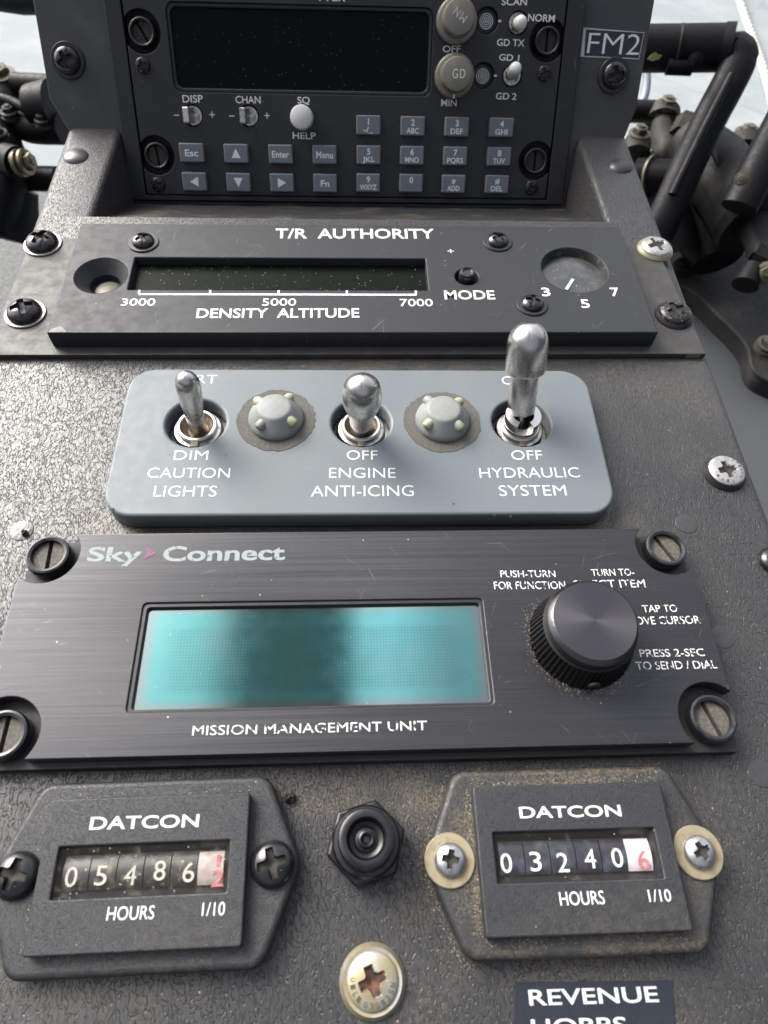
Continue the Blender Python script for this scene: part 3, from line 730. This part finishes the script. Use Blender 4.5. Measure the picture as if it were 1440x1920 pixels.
gl_('OFF', 650, 708, 843.5, 862); gl_('ENGINE', 617, 742, 876, 896); gl_('ANTI-ICING', 583, 776, 909.5, 931, 930)
gl_('OFF', 960, 1018, 843.5, 862); gl_('HYDRAULIC', 900, 1088, 876, 896, 895); gl_('SYSTEM', 937, 1063, 909, 930, 929)
for px, py, r_ in ((449, 788, .22), (850, 945, .3), (927, 966, .4), (957, 968, .35), (424, 853, .18), (212, 955, .3), (318, 853, .16)):
    L = GP.at(px, py, 5.5); mk('paint_chip', plate([(r_ * random.uniform(.6, 1.4) * math.cos(t), r_ * random.uniform(.5, 1.1) * math.sin(t)) for t in np.linspace(0, 5.5, 8)], [], 5.46, 5.54, .01, 0), 'crumb', gp, (L[0], L[1], 0))
def lever_dir(base, px, py, h):
    T_ = np.array(GP.at(px, py, h)); return T_ - np.array(base)
for i, (x, y) in enumerate(HX):
    sw = mk('toggle_switch', lathe([(7.2, .05), (7.2, 1.0), (6.2, 1.2), (6.0, 2.6), (5.7, 3.0), (5.0, 3.1), (4.7, 2.7), (4.6, 1.6), (0, 1.3)]), 'nickel', gp, (x, y, 0))
    mk('collar', lathe([(5.0, 3.0), (5.0, 4.3), (4.7, 4.6), (4.2, 4.6), (3.9, 4.0), (3.6, 2.2)]), 'chrome', sw)
    mk('boot', lathe([(3.95, 3.9), (2.6, 2.6), (0, 2.4)]), 'dirty_brown' if i < 2 else 'switch_dark', sw)
    mk('key_slot', box(-.9, .9, -6.4, -4.9, 2.4, 4.3), 'dirty_brown', sw)
    T_ = (GP.at(350, 713, 24), GP.at(679, 732, 23), GP.at(990, 640, 25))[i]
    b = np.array([0, -.3, 2.6]); d = np.array([T_[0] - x, T_[1] - y, T_[2]]) - b; L = np.linalg.norm(d); d /= L
    prof = {0: [(0, 1.9), (.25, 2.1), (.5, 2.45), (.72, 2.75), (.86, 2.85), (.96, 2.75), (1.03, 2.2), (1.08, 1.4), (1.1, .4)],
            1: [(0, 2.7), (.3, 2.9), (.52, 3.3), (.64, 4.0), (.78, 4.5), (.92, 4.55), (1.04, 4.1), (1.13, 3.0), (1.185, 1.6), (1.2, .4)],
            2: [(.0, 1.3), (.22, 1.3), (.23, 3.2), (.25, 3.4), (.68, 3.4), (.685, 4.5), (.695, 4.75), (.71, 4.85), (.85, 4.85), (.97, 4.85), (1.03, 4.65), (1.08, 4.2), (1.12, 3.6), (1.155, 2.7), (1.178, 1.6), (1.187, .5)]}[i]
    mk('lever', tube([b + d * (L * t) for t, _ in prof], [r_ for _, r_ in prof], 48), 'satin_steel', sw)
    if i == 2:                                      # slotted lock collar of the pull-to-move switch
        def arc_wall(a0, a1, ri, ro, z0, z1, n=20):
            V, F = [], []
            for t in np.linspace(a0, a1, n): V += [(r_ * math.cos(t), r_ * math.sin(t), z_) for r_, z_ in ((ri, z0), (ro, z0), (ro, z1), (ri, z1))]
            for q_ in range(n - 1): F += [[4 * q_ + c_, 4 * q_ + 4 + c_, 4 * q_ + 4 + (c_ + 1) % 4, 4 * q_ + (c_ + 1) % 4][::-1] for c_ in range(4)]
            F += [[0, 1, 2, 3], [4 * n - 1, 4 * n - 2, 4 * n - 3, 4 * n - 4]]
            return V, F
        lo = mk('lock_collar', join(arc_wall(0, 2 * math.pi, 2.6, 4.5, 4.4, 5.9, 48), arc_wall(R(-62), R(62), 2.6, 4.4, 5.85, 8.4), arc_wall(R(118), R(242), 2.6, 4.4, 5.85, 8.4)), 'chrome', sw)
        mk('slot', lathe([(2.65, 4.45), (0, 4.45)], 24), 'switch_dark', sw)
for px, py in ((518, 787), (829, 790)):
    x, y, _ = GP.at(px, py, 5.5)
    jag = [((9.7 + random.uniform(-.25, .25)) * math.cos(t), (9.6 + random.uniform(-.25, .25)) * math.sin(t)) for t in np.linspace(0, 2 * math.pi, 60)[:-1]]
    mk('sealant_ring', plate(jag, [], 5.45, 5.62, .04, 1), 'caulk', gp, (x, y, 0))
    kn = mk('panel_light', lathe([(6.7, 5.6), (6.8, 6.2), (6.6, 7.0), (6.1, 7.6), (4.3, 10.1), (3.85, 10.5), (3.5, 10.6), (0, 10.6)], 56), 'grey_knob', gp, (x, y, 0))
    for k_ in range(4):
        an = R(45 + 90 * k_ + (8 if px < 600 else -4)); c_, s_ = math.cos(an), math.sin(an)
        P = [(c_ * r_, s_ * r_, z_) for r_, z_ in ((3.4, 8.6), (4.6, 8.6), (5.7, 8.5), (6.2, 8.4), (6.5, 8.3))]
        mk('lens_bump', tube(P, [1.35, 1.35, 1.3, 1.0, .35], 16), 'lume' if (k_ + (px > 600)) % 3 != 2 else 'grey_knob', kn)

# ------------------------------------------------------------------ MISSION MANAGEMENT UNIT
MU = Frame((1.1, -11.93, 0))
mu = thing('management_unit', 'brushed black control unit with teal display and big round knob', 'control unit', MU.o)
def bite(w_, h_, cx, cy, r):
    P = []
    for sx_, sy_ in ((1, -1), (1, 1), (-1, 1), (-1, -1)):
        dx, dy = w_ - cx, h_ - cy
        a0 = math.asin(min(1, dy / r)); a1 = math.acos(min(1, dx / r))
        # from the horizontal edge to the vertical edge around the fastener
        pts = [(cx - r * math.cos(a0 * 0 + t), cy + r * math.sin(t)) for t in np.linspace(math.asin(dy / r), -(math.pi / 2 - math.asin(dx / r)) - 0.0, 2)]
        arc = [(cx + r * math.cos(t), cy + r * math.sin(t)) for t in np.linspace(math.pi - math.asin(dy / r), 2 * math.pi - math.acos(dx / r), 20)]
        arc = [(sx_ * x, sy_ * y) for x, y in arc]
        if (sx_, sy_) in ((1, 1), (-1, -1)): arc = arc[::-1]
        P += arc
    return P
sc_out = [MU.at(*p_, 6)[:2] for p_ in ((240, 1338), (925, 1320), (905, 1122), (271, 1132))]
sx0, sx1, sy0, sy1 = -45.9, 25.1, -15.6, 7.1
mo = bite(73.0, 23.8, 68.26, 19.05, 7.0)
mk('faceplate', plate(mo, [rectp(sx0, sx1, sy0, sy1, .9, 4)], 3.0, 6.3, .22, 2), 'brushed_black', mu)
mk('under_plate', box(-73.0, 73.0, -24.9, 23.6, .03, 2.9), 'switch_dark', mu)
mk('screen_frame', plate(rectp(sx0 - .3, sx1 + .3, sy0 - .3, sy1 + .3, 1), [rectp(sx0 + .9, sx1 - .7, sy0 + .6, sy1 - .9, .7)], 2.9, 5.9, .2), 'black_satin', mu)
mk('screen', box(sx0 + .5, sx1 - .5, sy0 + .4, sy1 - .5, 2.91, 5.0), 'lcd', mu)
for x, y, sl in ((-68.26, 19.05, .05), (68.26, 19.05, .45), (-68.26, -19.05, 0), (68.26, -19.05, .3)):
    dzus_part(mu, (x, y, 2.9), 4.75, 3.2, sl)
kb = MU.at(1098, 1215, 7)
kx, ky = 45.8 - MU.o[0], -14.3 - MU.o[1]
kt = np.array(MU.at(1112, 1166, 19.5))
V, F = [], []
def knurl(r, z0, z1, n=60, d=.35, r1=None):
    prof = []
    V = []; m = n * 4
    for z in (z0, z1):
        for i in range(m):
            rr = (r if z == z0 or r1 is None else r1) - (d if i % 4 in (2, 3) else 0); a = 2 * math.pi * i / m; V.append((rr * math.cos(a), rr * math.sin(a), z))
    F = [[i, (i + 1) % m, m + (i + 1) % m, m + i] for i in range(m)]
    return V, F
knob = mk('knob', join(lathe([(9.5, .3), (9.5, 0.0), (10.8, .0)], 64), knurl(10.7, 0, 6.6, r1=9.4), lathe([(9.4, 6.6), (8.7, 6.8), (8.7, 7.2)], 64)), 'knob_black', mu, (kx, ky, 6.3))
ck = mk('knob_cap', lathe([(8.7, 7.1), (9.0, 7.3), (9.0, 9.1), (8.3, 9.8), (8.1, 9.9)], 72), 'black_gloss', knob)
mk('knob_top', lathe([(8.1, 9.9), (6, 9.9), (3, 9.9), (0, 9.9)], 72), 'spun_black', ck)
mk('set_screw', lathe([(1.2, 0), (1.2, .5), (0, .5)], 16), 'recess_dark', knob, (0, -10.45, 2.7), (R(90), 0, 0))
def ml(s_, xl, xr, top, base, yr=None, **k): return letters_px(mu, MU, s_, xl, xr, top, base, yr, 6.3, **{**dict(mat='letter_worn', bold=-.02), **k})
ml('Sky', 162, 265, 1025, 1052, mat='letter_scuffed', bold=.25); ml('Connect', 304, 534, 1024, 1052, 1049, mat='letter_scuffed', bold=.25)
q = [MU.at(*p_, 6.3)[:2] for p_ in ((271, 1049), (293, 1038), (275, 1026))]
mk('arrow_mark', plate(q, [], 6.32, 6.39, .01, 0), 'magenta_mark', mu)
ml('MISSION MANAGEMENT UNIT', 360, 801, 1360, 1379, 1369)
ml('PUSH-TURN', 939, 1042, 1069, 1082.5, 1082); ml('FOR FUNCTION', 927, 1061, 1090, 1105, 1104)
ml('TURN TO-', 1110, 1190, 1066.5, 1080, 1079); ml('SELECT ITEM', 1077, 1211, 1087.5, 1103, 1101)
ml('TAP TO', 1206, 1271, 1134, 1148, 1147); ml('MOVE CURSOR', 1178, 1314, 1156, 1171.5, 1169); ml('PRESS 2-SEC', 1201, 1322, 1217, 1232, 1230); ml('TO SEND / DIAL', 1194, 1345, 1240, 1256, 1253)

# ------------------------------------------------------------------ HOUR METERS
def hour_meter(cx, cy, rz, label, digits, red, washers, pxs, wheelmat, digmat, texts):
    f = Frame((cx, cy, 0), (0, 0, rz))
    t = thing('hour_meter', label, 'hour meter', f.o, f.rot, 'hour meters at the foot of the console')
    out = rounded([(-20.6, -15.2), (20.6, -15.2), (26.9, 0), (20.6, 15.2), (-20.6, 15.2), (-26.9, 0)], [3.4, 3.4, 5, 3.4, 3.4, 5], 8)
    mk('flange', plate(out, [], .02, 4.0, 1.1, 4), 'dusty_plastic' if washers else 'meter_plastic', t)
    x0, x1, y0, y1 = -14.7, 14.5, -3.9, 4.1
    mk('face', plate(rectp(-17.6, 17.6, -11.9, 11.9, .6, 4), [rectp(x0, x1, y0, y1, .2, 3)], 4.0, 6.4, .3, 2), 'meter_plastic', t)
    # sloping walls of the window
    ix0, ix1, iy0, iy1 = x0 + .8, x1 - .9, y0 + 1.1, y1 - 1.2
    V = [(x0 - .05, y0 - .05, 6.1), (x1 + .05, y0 - .05, 6.1), (x1 + .05, y1 + .05, 6.1), (x0 - .05, y1 + .05, 6.1), (ix0, iy0, 4.15), (ix1, iy0, 4.15), (ix1, iy1, 4.15), (ix0, iy1, 4.15)]
    mk('window_frame', mesh_from(V, [[0, 1, 5, 4], [1, 2, 6, 5], [2, 3, 7, 6], [3, 0, 4, 7]], smooth=0), 'black_satin', t)
    mk('recess', mesh_from(*box(x0 - .5, x1 + .5, y0 - .5, y1 + .5, 4.01, 4.06)), 'switch_dark', t)
    n = 6; wd = (ix1 - ix0) / n
    for i in range(n):
        xa = ix0 + wd * i + .12; V, F = [], []
        rr = 5.2; zc = 5.2 - rr
        an = np.linspace(R(90 - 30), R(90 + 30), 13)
        for xx in (xa, xa + wd - .2): V += [(xx, rr * math.cos(q_) , zc + rr * math.sin(q_)) for q_ in an]
        m = len(an); F = [[k, k + 1, m + k + 1, m + k] for k in range(m - 1)]
        F.append(list(range(m))[::-1]); F.append([m + k for k in range(m)])
        wo = mk('number_wheel', mesh_from(V, F, smooth=30), ('wheel_white' if red else 'wheel_pink') if i == n - 1 else wheelmat, t)
        L = f.at(*pxs[i], 5.2)
        if i < n - 1 or red:
            s_ = digits[i] if i < n - 1 else red
            letters(wo, s_, L[0], L[1], 5.21, 2.0, 3.2, mat='red_mark' if i == n - 1 else digmat, center=True, name='digit', bold=.02)
    mk('window_pane', box(x0 - .04, x1 + .04, y0 - .04, y1 + .04, 5.78, 5.84), 'clear_pane' if red else 'dusty_pane', t)
    for s_, xl, xr, top, yl, yr in texts: letters_px(t, f, s_, xl, xr, top, yl, yr, 6.4, mat='letter_white', bold=.14 if s_ == 'DATCON' else .02)
    for sg in (-1, 1):
        if washers: screw_part(t, (sg * 22.5, .1, 4.0), 2.9, 1.9, 'steel_clean', 'zinc_washer', 4.5, .5, rot=.1 + .3 * sg, recess='recess_dark', cross=.5)
        else: screw_part(t, (sg * 21.9, .2, 4.0), 3.9, 2.6, 'black_gloss', rot=.25 * sg, recess='recess_dark')
    return t, f
hm1, f1 = hour_meter(-37.6, -54.5, R(.6), 'black hour meter showing 05486 with plain black screws, at the lower left', '05486', None, False,
    [(134, 1643), (190, 1640), (245, 1640), (300, 1631), (354, 1634), (407, 1629)], 'wheel_dusty', 'letter_dusty',
    [('DATCON', 167, 372, 1531, 1555.5, 1550), ('HOURS', 199, 288, 1699, 1726, 1723), ('1/10', 378, 421, 1691, 1717.5, 1716)])
wh = [c for c in hm1.children if c.name.startswith('number_wheel')][5]
L = f1.at(408, 1646, 5.2); letters(wh, '2', L[0], L[1], 5.21, 2.1, 2.6, mat='red_mark', center=True, name='digit', bold=.1)
L = f1.at(410, 1613, 5.2); letters(wh, '1', L[0], L[1], 5.21, .6, 2.0, mat='red_mark', center=True, name='digit', bold=.1)
hm2, f2 = hour_meter(38.0, -54.45, 0, 'black hour meter showing 03240 with silver screws on tan washers, at the lower right', '03240', '6', True,
    [(949, 1617), (1004, 1614), (1055, 1616), (1106, 1609), (1157, 1607), (1206, 1611)], 'wheel_black', 'letter_white',
    [('DATCON', 975, 1166, 1512, 1534, 1530), ('HOURS', 1051, 1135, 1671, 1698, 1695), ('1/10', 1218, 1260, 1667, 1691, 1690)])

# revenue placard
pv = Frame((38.6, -77.5, .05))
pl = thing('placard', 'blue black tape label starting with REVENUE under the lower right hour meter', 'label', pv.o)
q = [pv.at(*p_, 0)[:2] for p_ in ((962, 1990), (1268, 1985), (1261, 1838), (965, 1842))]
mk('tape', plate(q, [], 0, .15, .03, 0), 'tape_black', pl)
letters_px(pl, pv, 'REVENUE', 993, 1236, 1854.5, 1885, 1878, .15, bold=.14, mat='letter_soft'); letters_px(pl, pv, 'HOBBS', 998, 1177, 1910, 1941, 1936, .15, bold=.14, mat='letter_soft')

# fuse holder
fx, fy = 0.75, -51.0
fh = thing('fuse_holder', 'round black fuse cap in a hex nut between the two hour meters', 'fuse holder', (fx, fy, 0))
hexp = rounded([(6.9 * 1.06 * math.cos(R(15 + 60 * i)), 6.9 * 1.06 * math.sin(R(15 + 60 * i))) for i in range(6)], .6, 3)
mk('nut', plate(hexp, [], .02, 4.2, .6, 3), 'fuse_black', fh)
mk('collar', lathe([(6.0, 4.2), (6.1, 4.9), (5.7, 5.6), (5.0, 5.7)]), 'fuse_black', fh)
mk('cap', lathe([(5.0, 5.0), (5.0, 9.0), (4.75, 9.6), (4.3, 9.8), (3.5, 9.7), (3.2, 9.3), (2.9, 8.0), (1.9, 7.5), (1.5, 7.6), (1.35, 8.5), (1.1, 8.6), (.8, 8.4), (.5, 8.0), (0, 8.0)], 56), 'fuse_black', fh)

# loose screws on the leather
gs = screw_thing('large gold plated screw with rusty cross recess at the bottom centre', (1.5, -71.8, 0), 4.35, 1.2, spin=.35, depth=1.1, mat='zinc_yellow', washer='zinc_yellow', wr=5.6, wt=1.3, recess='rust', cup=True, group='screws on the leather', cross=.5)
def arc_letters(parent, s_, r, a0, da, h, size, mat, z):
    for i, c_ in enumerate(s_):
        if c_ == ' ': continue
        a_ = a0 + da * i; letters(parent, c_, r * math.cos(a_), r * math.sin(a_), z, size * .6, size, a_ + (math.pi / 2 if da > 0 else -math.pi / 2), mat=mat, center=True, name='marking', bold=-.1)
hd = gs.children[0]
arc_letters(hd, '1210', 3.35, R(205) , R(-17), 0, 1.0, 'letter_dark', 1.98)
arc_letters(hd, '030125N', 3.35, R(228), R(17), 0, 1.0, 'letter_dark', 1.98)
rs = screw_thing('silver screw with cup washer and black markings by the right console edge', (92.4, 31.0, 0), 4.5, 1.1, spin=.2, depth=1.0, mat='silver_screw', washer='washer_black', wr=5.3, wt=1.6, cup=True, group='screws on the leather', cross=.5)
arc_letters(rs.children[0], '1210', 3.4, R(200), R(22), 0, .9, 'letter_dark', 2.12); arc_letters(rs.children[0], '030125', 3.4, R(310), R(18), 0, .9, 'letter_dark', 2.12)
screw_thing('black screw cut by the right picture edge beside the control unit', (97.0, 6.2, 0), 3.6, 2.2, spin=.6, mat='black_gloss', group='screws on the leather')
for (px, py), lab in (((41, 995), 'clear glue drop with black crumb left of the switch panel'), ((1287, 982), 'clear glue drop between the silver screw and the control unit'), ((1354, 1194), 'clear glue drop beside the right edge of the control unit'), ((1427, 1450), 'clear glue drop at the right picture edge above the hour meter')):
    L = on_z(px, py, 0); tag(mk('glue_drop', lathe([(2.7, .0), (2.6, .10), (2.2, .16), (1, .2), (0, .21)], 30), 'drop_clear', None, (L[0], L[1], .02)), lab, 'glue drop', 'glue drops on the leather')
def crumb(px, py, r, lab):
    bm = bmesh.new(); bmesh.ops.create_icosphere(bm, subdivisions=2, radius=r * MM)
    for v in bm.verts: v.co *= random.uniform(.6, 1.2)
    me = bpy.data.meshes.new('crumb'); bm.to_mesh(me); bm.free()
    L = on_z(px, py, 0); tag(mk('crumb', me, 'crumb', None, (L[0], L[1], r * .5)), lab, 'crumb', 'black crumbs on the leather')
crumb(545, 1497, 1.1, 'black crumb on the leather beside the left hour meter'); crumb(48, 1001, .9, 'black crumb stuck on a glue drop left of the control unit')

# grit and dust
V, F = [], []
def grain(x, y, z, s):
    o = len(V)
    d = [np.array([random.gauss(0, 1) for _ in range(3)]) for _ in range(4)]
    for q_ in d: q_ = q_ / np.linalg.norm(q_); V.append((x + q_[0] * s, y + q_[1] * s, z + abs(q_[2]) * s * .6))
    F.extend([[o, o + 1, o + 2], [o, o + 2, o + 3], [o, o + 3, o + 1], [o + 1, o + 3, o + 2]])
for _ in range(550):                                # round the big knob
    a_ = random.uniform(R(130), R(330)); r_ = 10.4 + abs(random.gauss(0, 1.1)); grain(MU.o[0] + kx + r_ * math.cos(a_), MU.o[1] + ky + r_ * math.sin(a_), 6.32, random.uniform(.05, .14))
for cx_, k_ in ((38.0, 1900), (-37.6, 600)):        # along the flange and the face of each hour meter
    for _ in range(k_):
        e_ = random.random(); tt = random.uniform(-1, 1); j = abs(random.gauss(0, .8))
        if e_ < .3: x, y, z = -17.7 - j, tt * 12, 4.02
        elif e_ < .5: x, y, z = tt * 18, 12.0 + j, 4.02
        elif e_ < .6: x, y, z = tt * 18, -12.0 - j, 4.02
        elif e_ < .8: x, y, z = -21 - 6 * (1 - abs(tt)) - j, tt * 15, .03
        else: x, y, z = tt * 21, 15.4 + j * 1.2, .03
        grain(cx_ + x, -54.45 + y, z, random.uniform(.05, .16))
for _ in range(1300):                               # scattered over the leather
    grain(random.uniform(-98, 98), random.uniform(-85, 66), .03, random.uniform(.04, .13))
tag(mk('dust', mesh_from(V, F, smooth=0), 'dust_grain'), 'pale gritty dust gathered round knob and hour meters', 'dust', kind='stuff')

# ------------------------------------------------------------------ PEDALS AND LINKAGE BESIDE THE CONSOLE
def P(px, py, D): return at_depth(px, py, D)
def bolt_stack(parent, p, r, h, up=(0, 0, 1), mat='bolt_tan'):
    z = Vector(up).normalized(); M = np.array(z.to_track_quat('Z', 'Y').to_matrix())
    b = join(lathe([(r, 0), (r, h * .25), (r * .7, h * .28), (r * .7, h * .45), (r * .95, h * .48), (r * .95, h * .62), (r * .66, h * .66)], 28),
             lathe([(r * .62, h * .62), (r * .62, h * .95), (r * .5, h), (r * .3, h), (r * .3, h * 1.1), (0, h * 1.1)], 6))
    return mk('bolt', move(b, tuple(p), M), mat, parent)
pd = thing('rudder_pedal', 'black rudder pedal with horizontal tread bar and slanted arm right of the console', 'pedal')
mk('tread_bar', tube([P(1120, 92, 452), P(1250, 91, 446), P(1360, 90, 440)], 13.4, 32), 'pedal_black', pd)
mk('arm', tube(spline([P(1345, 92, 440), P(1378, 90, 438), P(1386, 112, 436), P(1370, 150, 436), P(1330, 225, 438), P(1290, 310, 440), P(1250, 400, 442), P(1230, 445, 446)], 4), [10.5] * 4 + [12.0] * 4 + [10.8] * 21, 16, .75), 'pedal_black', pd)
mk('arm_rib', tube([P(1372, 140, 425), P(1318, 245, 427), P(1260, 365, 430)], 2.4, 10), 'pedal_black', pd)
mk('end_collar', tube([P(1352, 92, 441), P(1372, 92, 439)], 14.6, 32), 'pedal_black', pd)
mk('under_tab', tube([P(1250, 124, 443), P(1298, 126, 441)], 5.0, 12), 'pedal_black', pd)
mk('seam_ring', tube([P(1269, 92, 444.5), P(1273, 92, 444.2)], 13.9, 32), 'link_grey', pd)
bolt_stack(pd, P(1304, 112, 430), 4.4, 5, CAM_LOC - P(1304, 112, 430), 'pedal_black')
mk('paint_chip', plate([(-5.5, -.5), (-2, -2.2), (3, -1.6), (5.5, .3), (2, 1.2), (1, 2.6), (-2.5, 1.4)], [], 0, .5, .1, 1), 'chip_yellow', pd, P(1227, 107, 434.5), (R(50), 0, .3))
p2 = thing('pedal_arm', 'second black pedal arm cut off by the right picture edge', 'pedal arm')
mk('arm', tube([P(1475, 215, 420), P(1430, 300, 422), P(1385, 390, 424)], 11, 14, .7), 'pedal_black', p2)
bolt_stack(p2, P(1390, 335, 408), 4, 5, CAM_LOC - P(1400, 335, 405), 'bolt_tan')
cy = thing('damper_cylinder', 'dusty grey damper cylinder lying under the pedal arm right of the console', 'cylinder')
mk('body', tube([P(1296, 268, 492), P(1335, 312, 478), P(1412, 412, 448)], [19, 23, 23.5], 32), 'cylinder_grey', cy)
mk('end_cap', tube([P(1406, 405, 449), P(1418, 421, 446)], 25, 32), 'pedal_black', cy)
mk('rod', tube([P(1408, 412, 446), P(1424, 455, 440), P(1430, 480, 436)], [11, 9, 8], 20), 'cylinder_grey', cy)
mk('skirt', tube([P(1290, 330, 500), P(1330, 440, 490), P(1345, 490, 486)], [18, 22, 17], 20), 'pedal_black', cy)
mk('clevis', tube([P(1412, 480, 432), P(1455, 500, 428)], 8.5, 8), 'pedal_black', cy)
bolt_stack(cy, P(1438, 512, 424), 7, 10, CAM_LOC - P(1438, 512, 424), 'brass_bolt')
mk('knob', tube([P(1412, 500, 426), P(1397, 535, 424)], [6, 8], 16), 'pedal_black', cy)
mk('label_plate', move(box(-6, 6, -11, 11, -.6, .6), tuple(P(1345, 292, 452)), np.array(Euler((R(30), R(15), R(38))).to_matrix())), 'cylinder_grey', cy)
bc = thing('bell_crank', 'grey brown forked bell crank with three stacked bolts behind the pedal', 'linkage')
ctr = P(1250, 285, 505)
mk('crank', join(tube(spline([P(1243, 220, 520), P(1240, 255, 512), ctr, P(1222, 312, 505), P(1200, 320, 500)], 4), [7.5, 7.5, 7.5, 8, 8.5, 9, 9.5, 10, 10, 10, 9.5, 9, 8.5, 8, 8, 8, 8], 20),
                 tube(spline([ctr, P(1300, 305, 498), P(1345, 300, 500), P(1388, 285, 505)], 4), [9, 8.5, 8, 8, 8, 8, 8, 8, 8, 8, 8, 8, 8], 20)), 'link_grey', bc)
for q_ in (tube([P(1241, 228, 519), P(1243, 212, 521)], 12.5, 24), tube([P(1392, 288, 504), P(1394, 268, 506)], 14, 24), tube([P(1192, 290, 498), P(1194, 268, 500)], 10, 24)): mk('boss', q_, 'link_grey', bc)
for q_, s_ in (((1244, 214, 519), 9), ((1193, 268, 499), 8), ((1394, 268, 505), 10)): bolt_stack(bc, P(*q_), s_, 12)
mk('push_rod', tube([P(1150, 207, 524), P(1232, 210, 521)], 8, 20), 'pedal_black', bc)
mk('clamp', tube([P(1277, 255, 496), P(1292, 225, 498)], 9, 6), 'link_grey', bc)
bk = thing('pivot_joint', 'dark pivot joint with pale ring between console edge and pedal arm', 'linkage')
mk('shaft', tube([P(1190, 330, 470), P(1255, 332, 462)], 11, 24), 'pedal_black', bk)
mk('ring', tube([P(1221, 331, 466), P(1225, 331, 465)], 13.5, 24), 'bolt_tan', bk)
mk('support', tube([P(1235, 330, 470), P(1255, 420, 480), P(1262, 470, 486)], [12, 16, 18], 16), 'pedal_black', bk)
hs_ = tube(spline([P(1175, 215, 600), P(1205, 190, 600), P(1213, 150, 600), P(1207, 110, 600), P(1190, 60, 600)], 6), 3.4, 16)
tag(mk('hose', hs_, 'hose_blue'), 'thin blue grey hose curving out behind the bulkhead under the pedal bar', 'hose')
def rope(pts, r, label):
    C_ = spline(pts, 40); parts = []
    for k in range(3):
        Q = []
        for i, c_ in enumerate(C_):
            a_ = i * .42 + k * 2 * math.pi / 3; t = C_[min(i + 1, len(C_) - 1)] - C_[max(i - 1, 0)]; t = t / np.linalg.norm(t)
            u_ = np.cross(t, (0, 0, 1)); u_ /= np.linalg.norm(u_); b_ = np.cross(t, u_)
            Q.append(c_ + (u_ * math.cos(a_) + b_ * math.sin(a_)) * r * .55)
        parts.append(tube(Q, r * .6, 10))
    return tag(mk('rope', join(*parts), 'rope_white'), label, 'rope', 'ropes on the ground')
def G(px, py, lift): q_ = on_z(px, py, -700 + lift); return q_
rope([G(1372, -60, 8), G(1391, 12, 8), G(1413, 75, 8), G(1432, 130, 8), G(1452, 210, 8), G(1462, 280, 8)], 8, 'white twisted rope on the pale ground at the upper right')
rope([P(1420, 345, 640), P(1436, 372, 635), P(1460, 395, 630)], 9, 'short end of white rope low by the right picture edge')
# bracket on the cabin floor
fb = thing('floor_bracket', 'dark curved floor bracket with hex bolts right of the console', 'bracket')
FZ = -206
pts = [on_z(*q_, FZ + 14) for q_ in ((1240, 520), (1300, 548), (1345, 590), (1398, 645), (1410, 685), (1425, 705), (1460, 722))]
C_ = spline(pts, 6); V, F = [], []
inn = [on_z(*q_, FZ + 14) for q_ in ((1240, 380), (1330, 420), (1420, 470), (1500, 520), (1500, 560), (1500, 600), (1520, 650))]
D_ = spline(inn, 6)
for c_, d_ in zip(C_, D_): V += [tuple(c_ + np.array([0, 0, -14])), tuple(c_), tuple(d_)]
for i in range(len(C_) - 1): F += [[3 * i, 3 * i + 3, 3 * i + 4, 3 * i + 1], [3 * i + 1, 3 * i + 4, 3 * i + 5, 3 * i + 2]]
mk('lip', (V, F), 'floor_dark', fb)
mk('edge_bead', tube(C_, 1.3, 8), 'link_grey', fb)
for q_ in ((1434, 655), (1275, 505)): bolt_stack(fb, on_z(*q_, FZ + 14), 8, 9, mat='bolt_tan' if q_[0] > 1400 else 'link_grey')

# left side
lk = thing('control_linkage', 'black jointed control linkage with rods and clamp left of the radio', 'linkage')
mk('rod', tube([P(30, 158, 480), P(130, 164, 474)], 7.5, 20), 'pedal_black', lk)
mk('eye', tube([P(5, 195, 484), P(8, 158, 486)], [13, 12], 24), 'link_grey', lk)
bolt_stack(lk, P(5, 158, 484), 12, 12)
mk('clamp', join(tube([P(62, 200, 455), P(104, 196, 452)], [13, 15], 20), tube([P(70, 172, 452), P(80, 212, 450)], 6, 12)), 'pedal_black', lk)
mk('cable', tube(spline([P(-20, 178, 455), P(20, 190, 452), P(50, 205, 450), P(75, 215, 452)], 6), 3.2, 12), 'pedal_black', lk)
mk('cross_arm', tube(spline([P(-20, 205, 470), P(25, 225, 466), P(60, 240, 462), P(120, 242, 458)], 5), [10.5] * 6 + [9.5] * 10, 20), 'pedal_black', lk)
mk('leg', tube(spline([P(-10, 240, 462), P(12, 300, 460), P(10, 360, 462), P(-10, 430, 466)], 5), 13, 20), 'pedal_black', lk)
mk('foot', tube([P(30, 350, 470), P(20, 400, 476), P(15, 450, 480)], [14, 18, 22], 20), 'pedal_black', lk)
for q_, s_ in (((22, 222, 456), 6), ((84, 236, 452), 5.5), ((2, 262, 450), 6)): bolt_stack(lk, P(*q_), s_, 8, mat='link_grey')
pb = P(34, 306, 440); bolt_stack(lk, pb, 8.2, 11, (1, -.15, .25), 'brass_bolt')
mk('stub', tube([P(14, 300, 446), P(36, 306, 440)], 10, 20), 'pedal_black', lk)
mk('low_rod', tube([P(36, 334, 470), P(110, 336, 466)], 8, 20), 'pedal_black', lk)
bar = tube([on_z(-60, 8, -250), on_z(110, 8, -250)], 12, 16)
cf = thing('canopy_frame', 'dark frame bar across the pale ground at the upper left corner', 'frame')
mk('bar', tube([P(-40, -10, 560), P(40, 2, 560), P(110, 2, 560)], 9.5, 16), 'floor_dark', cf)
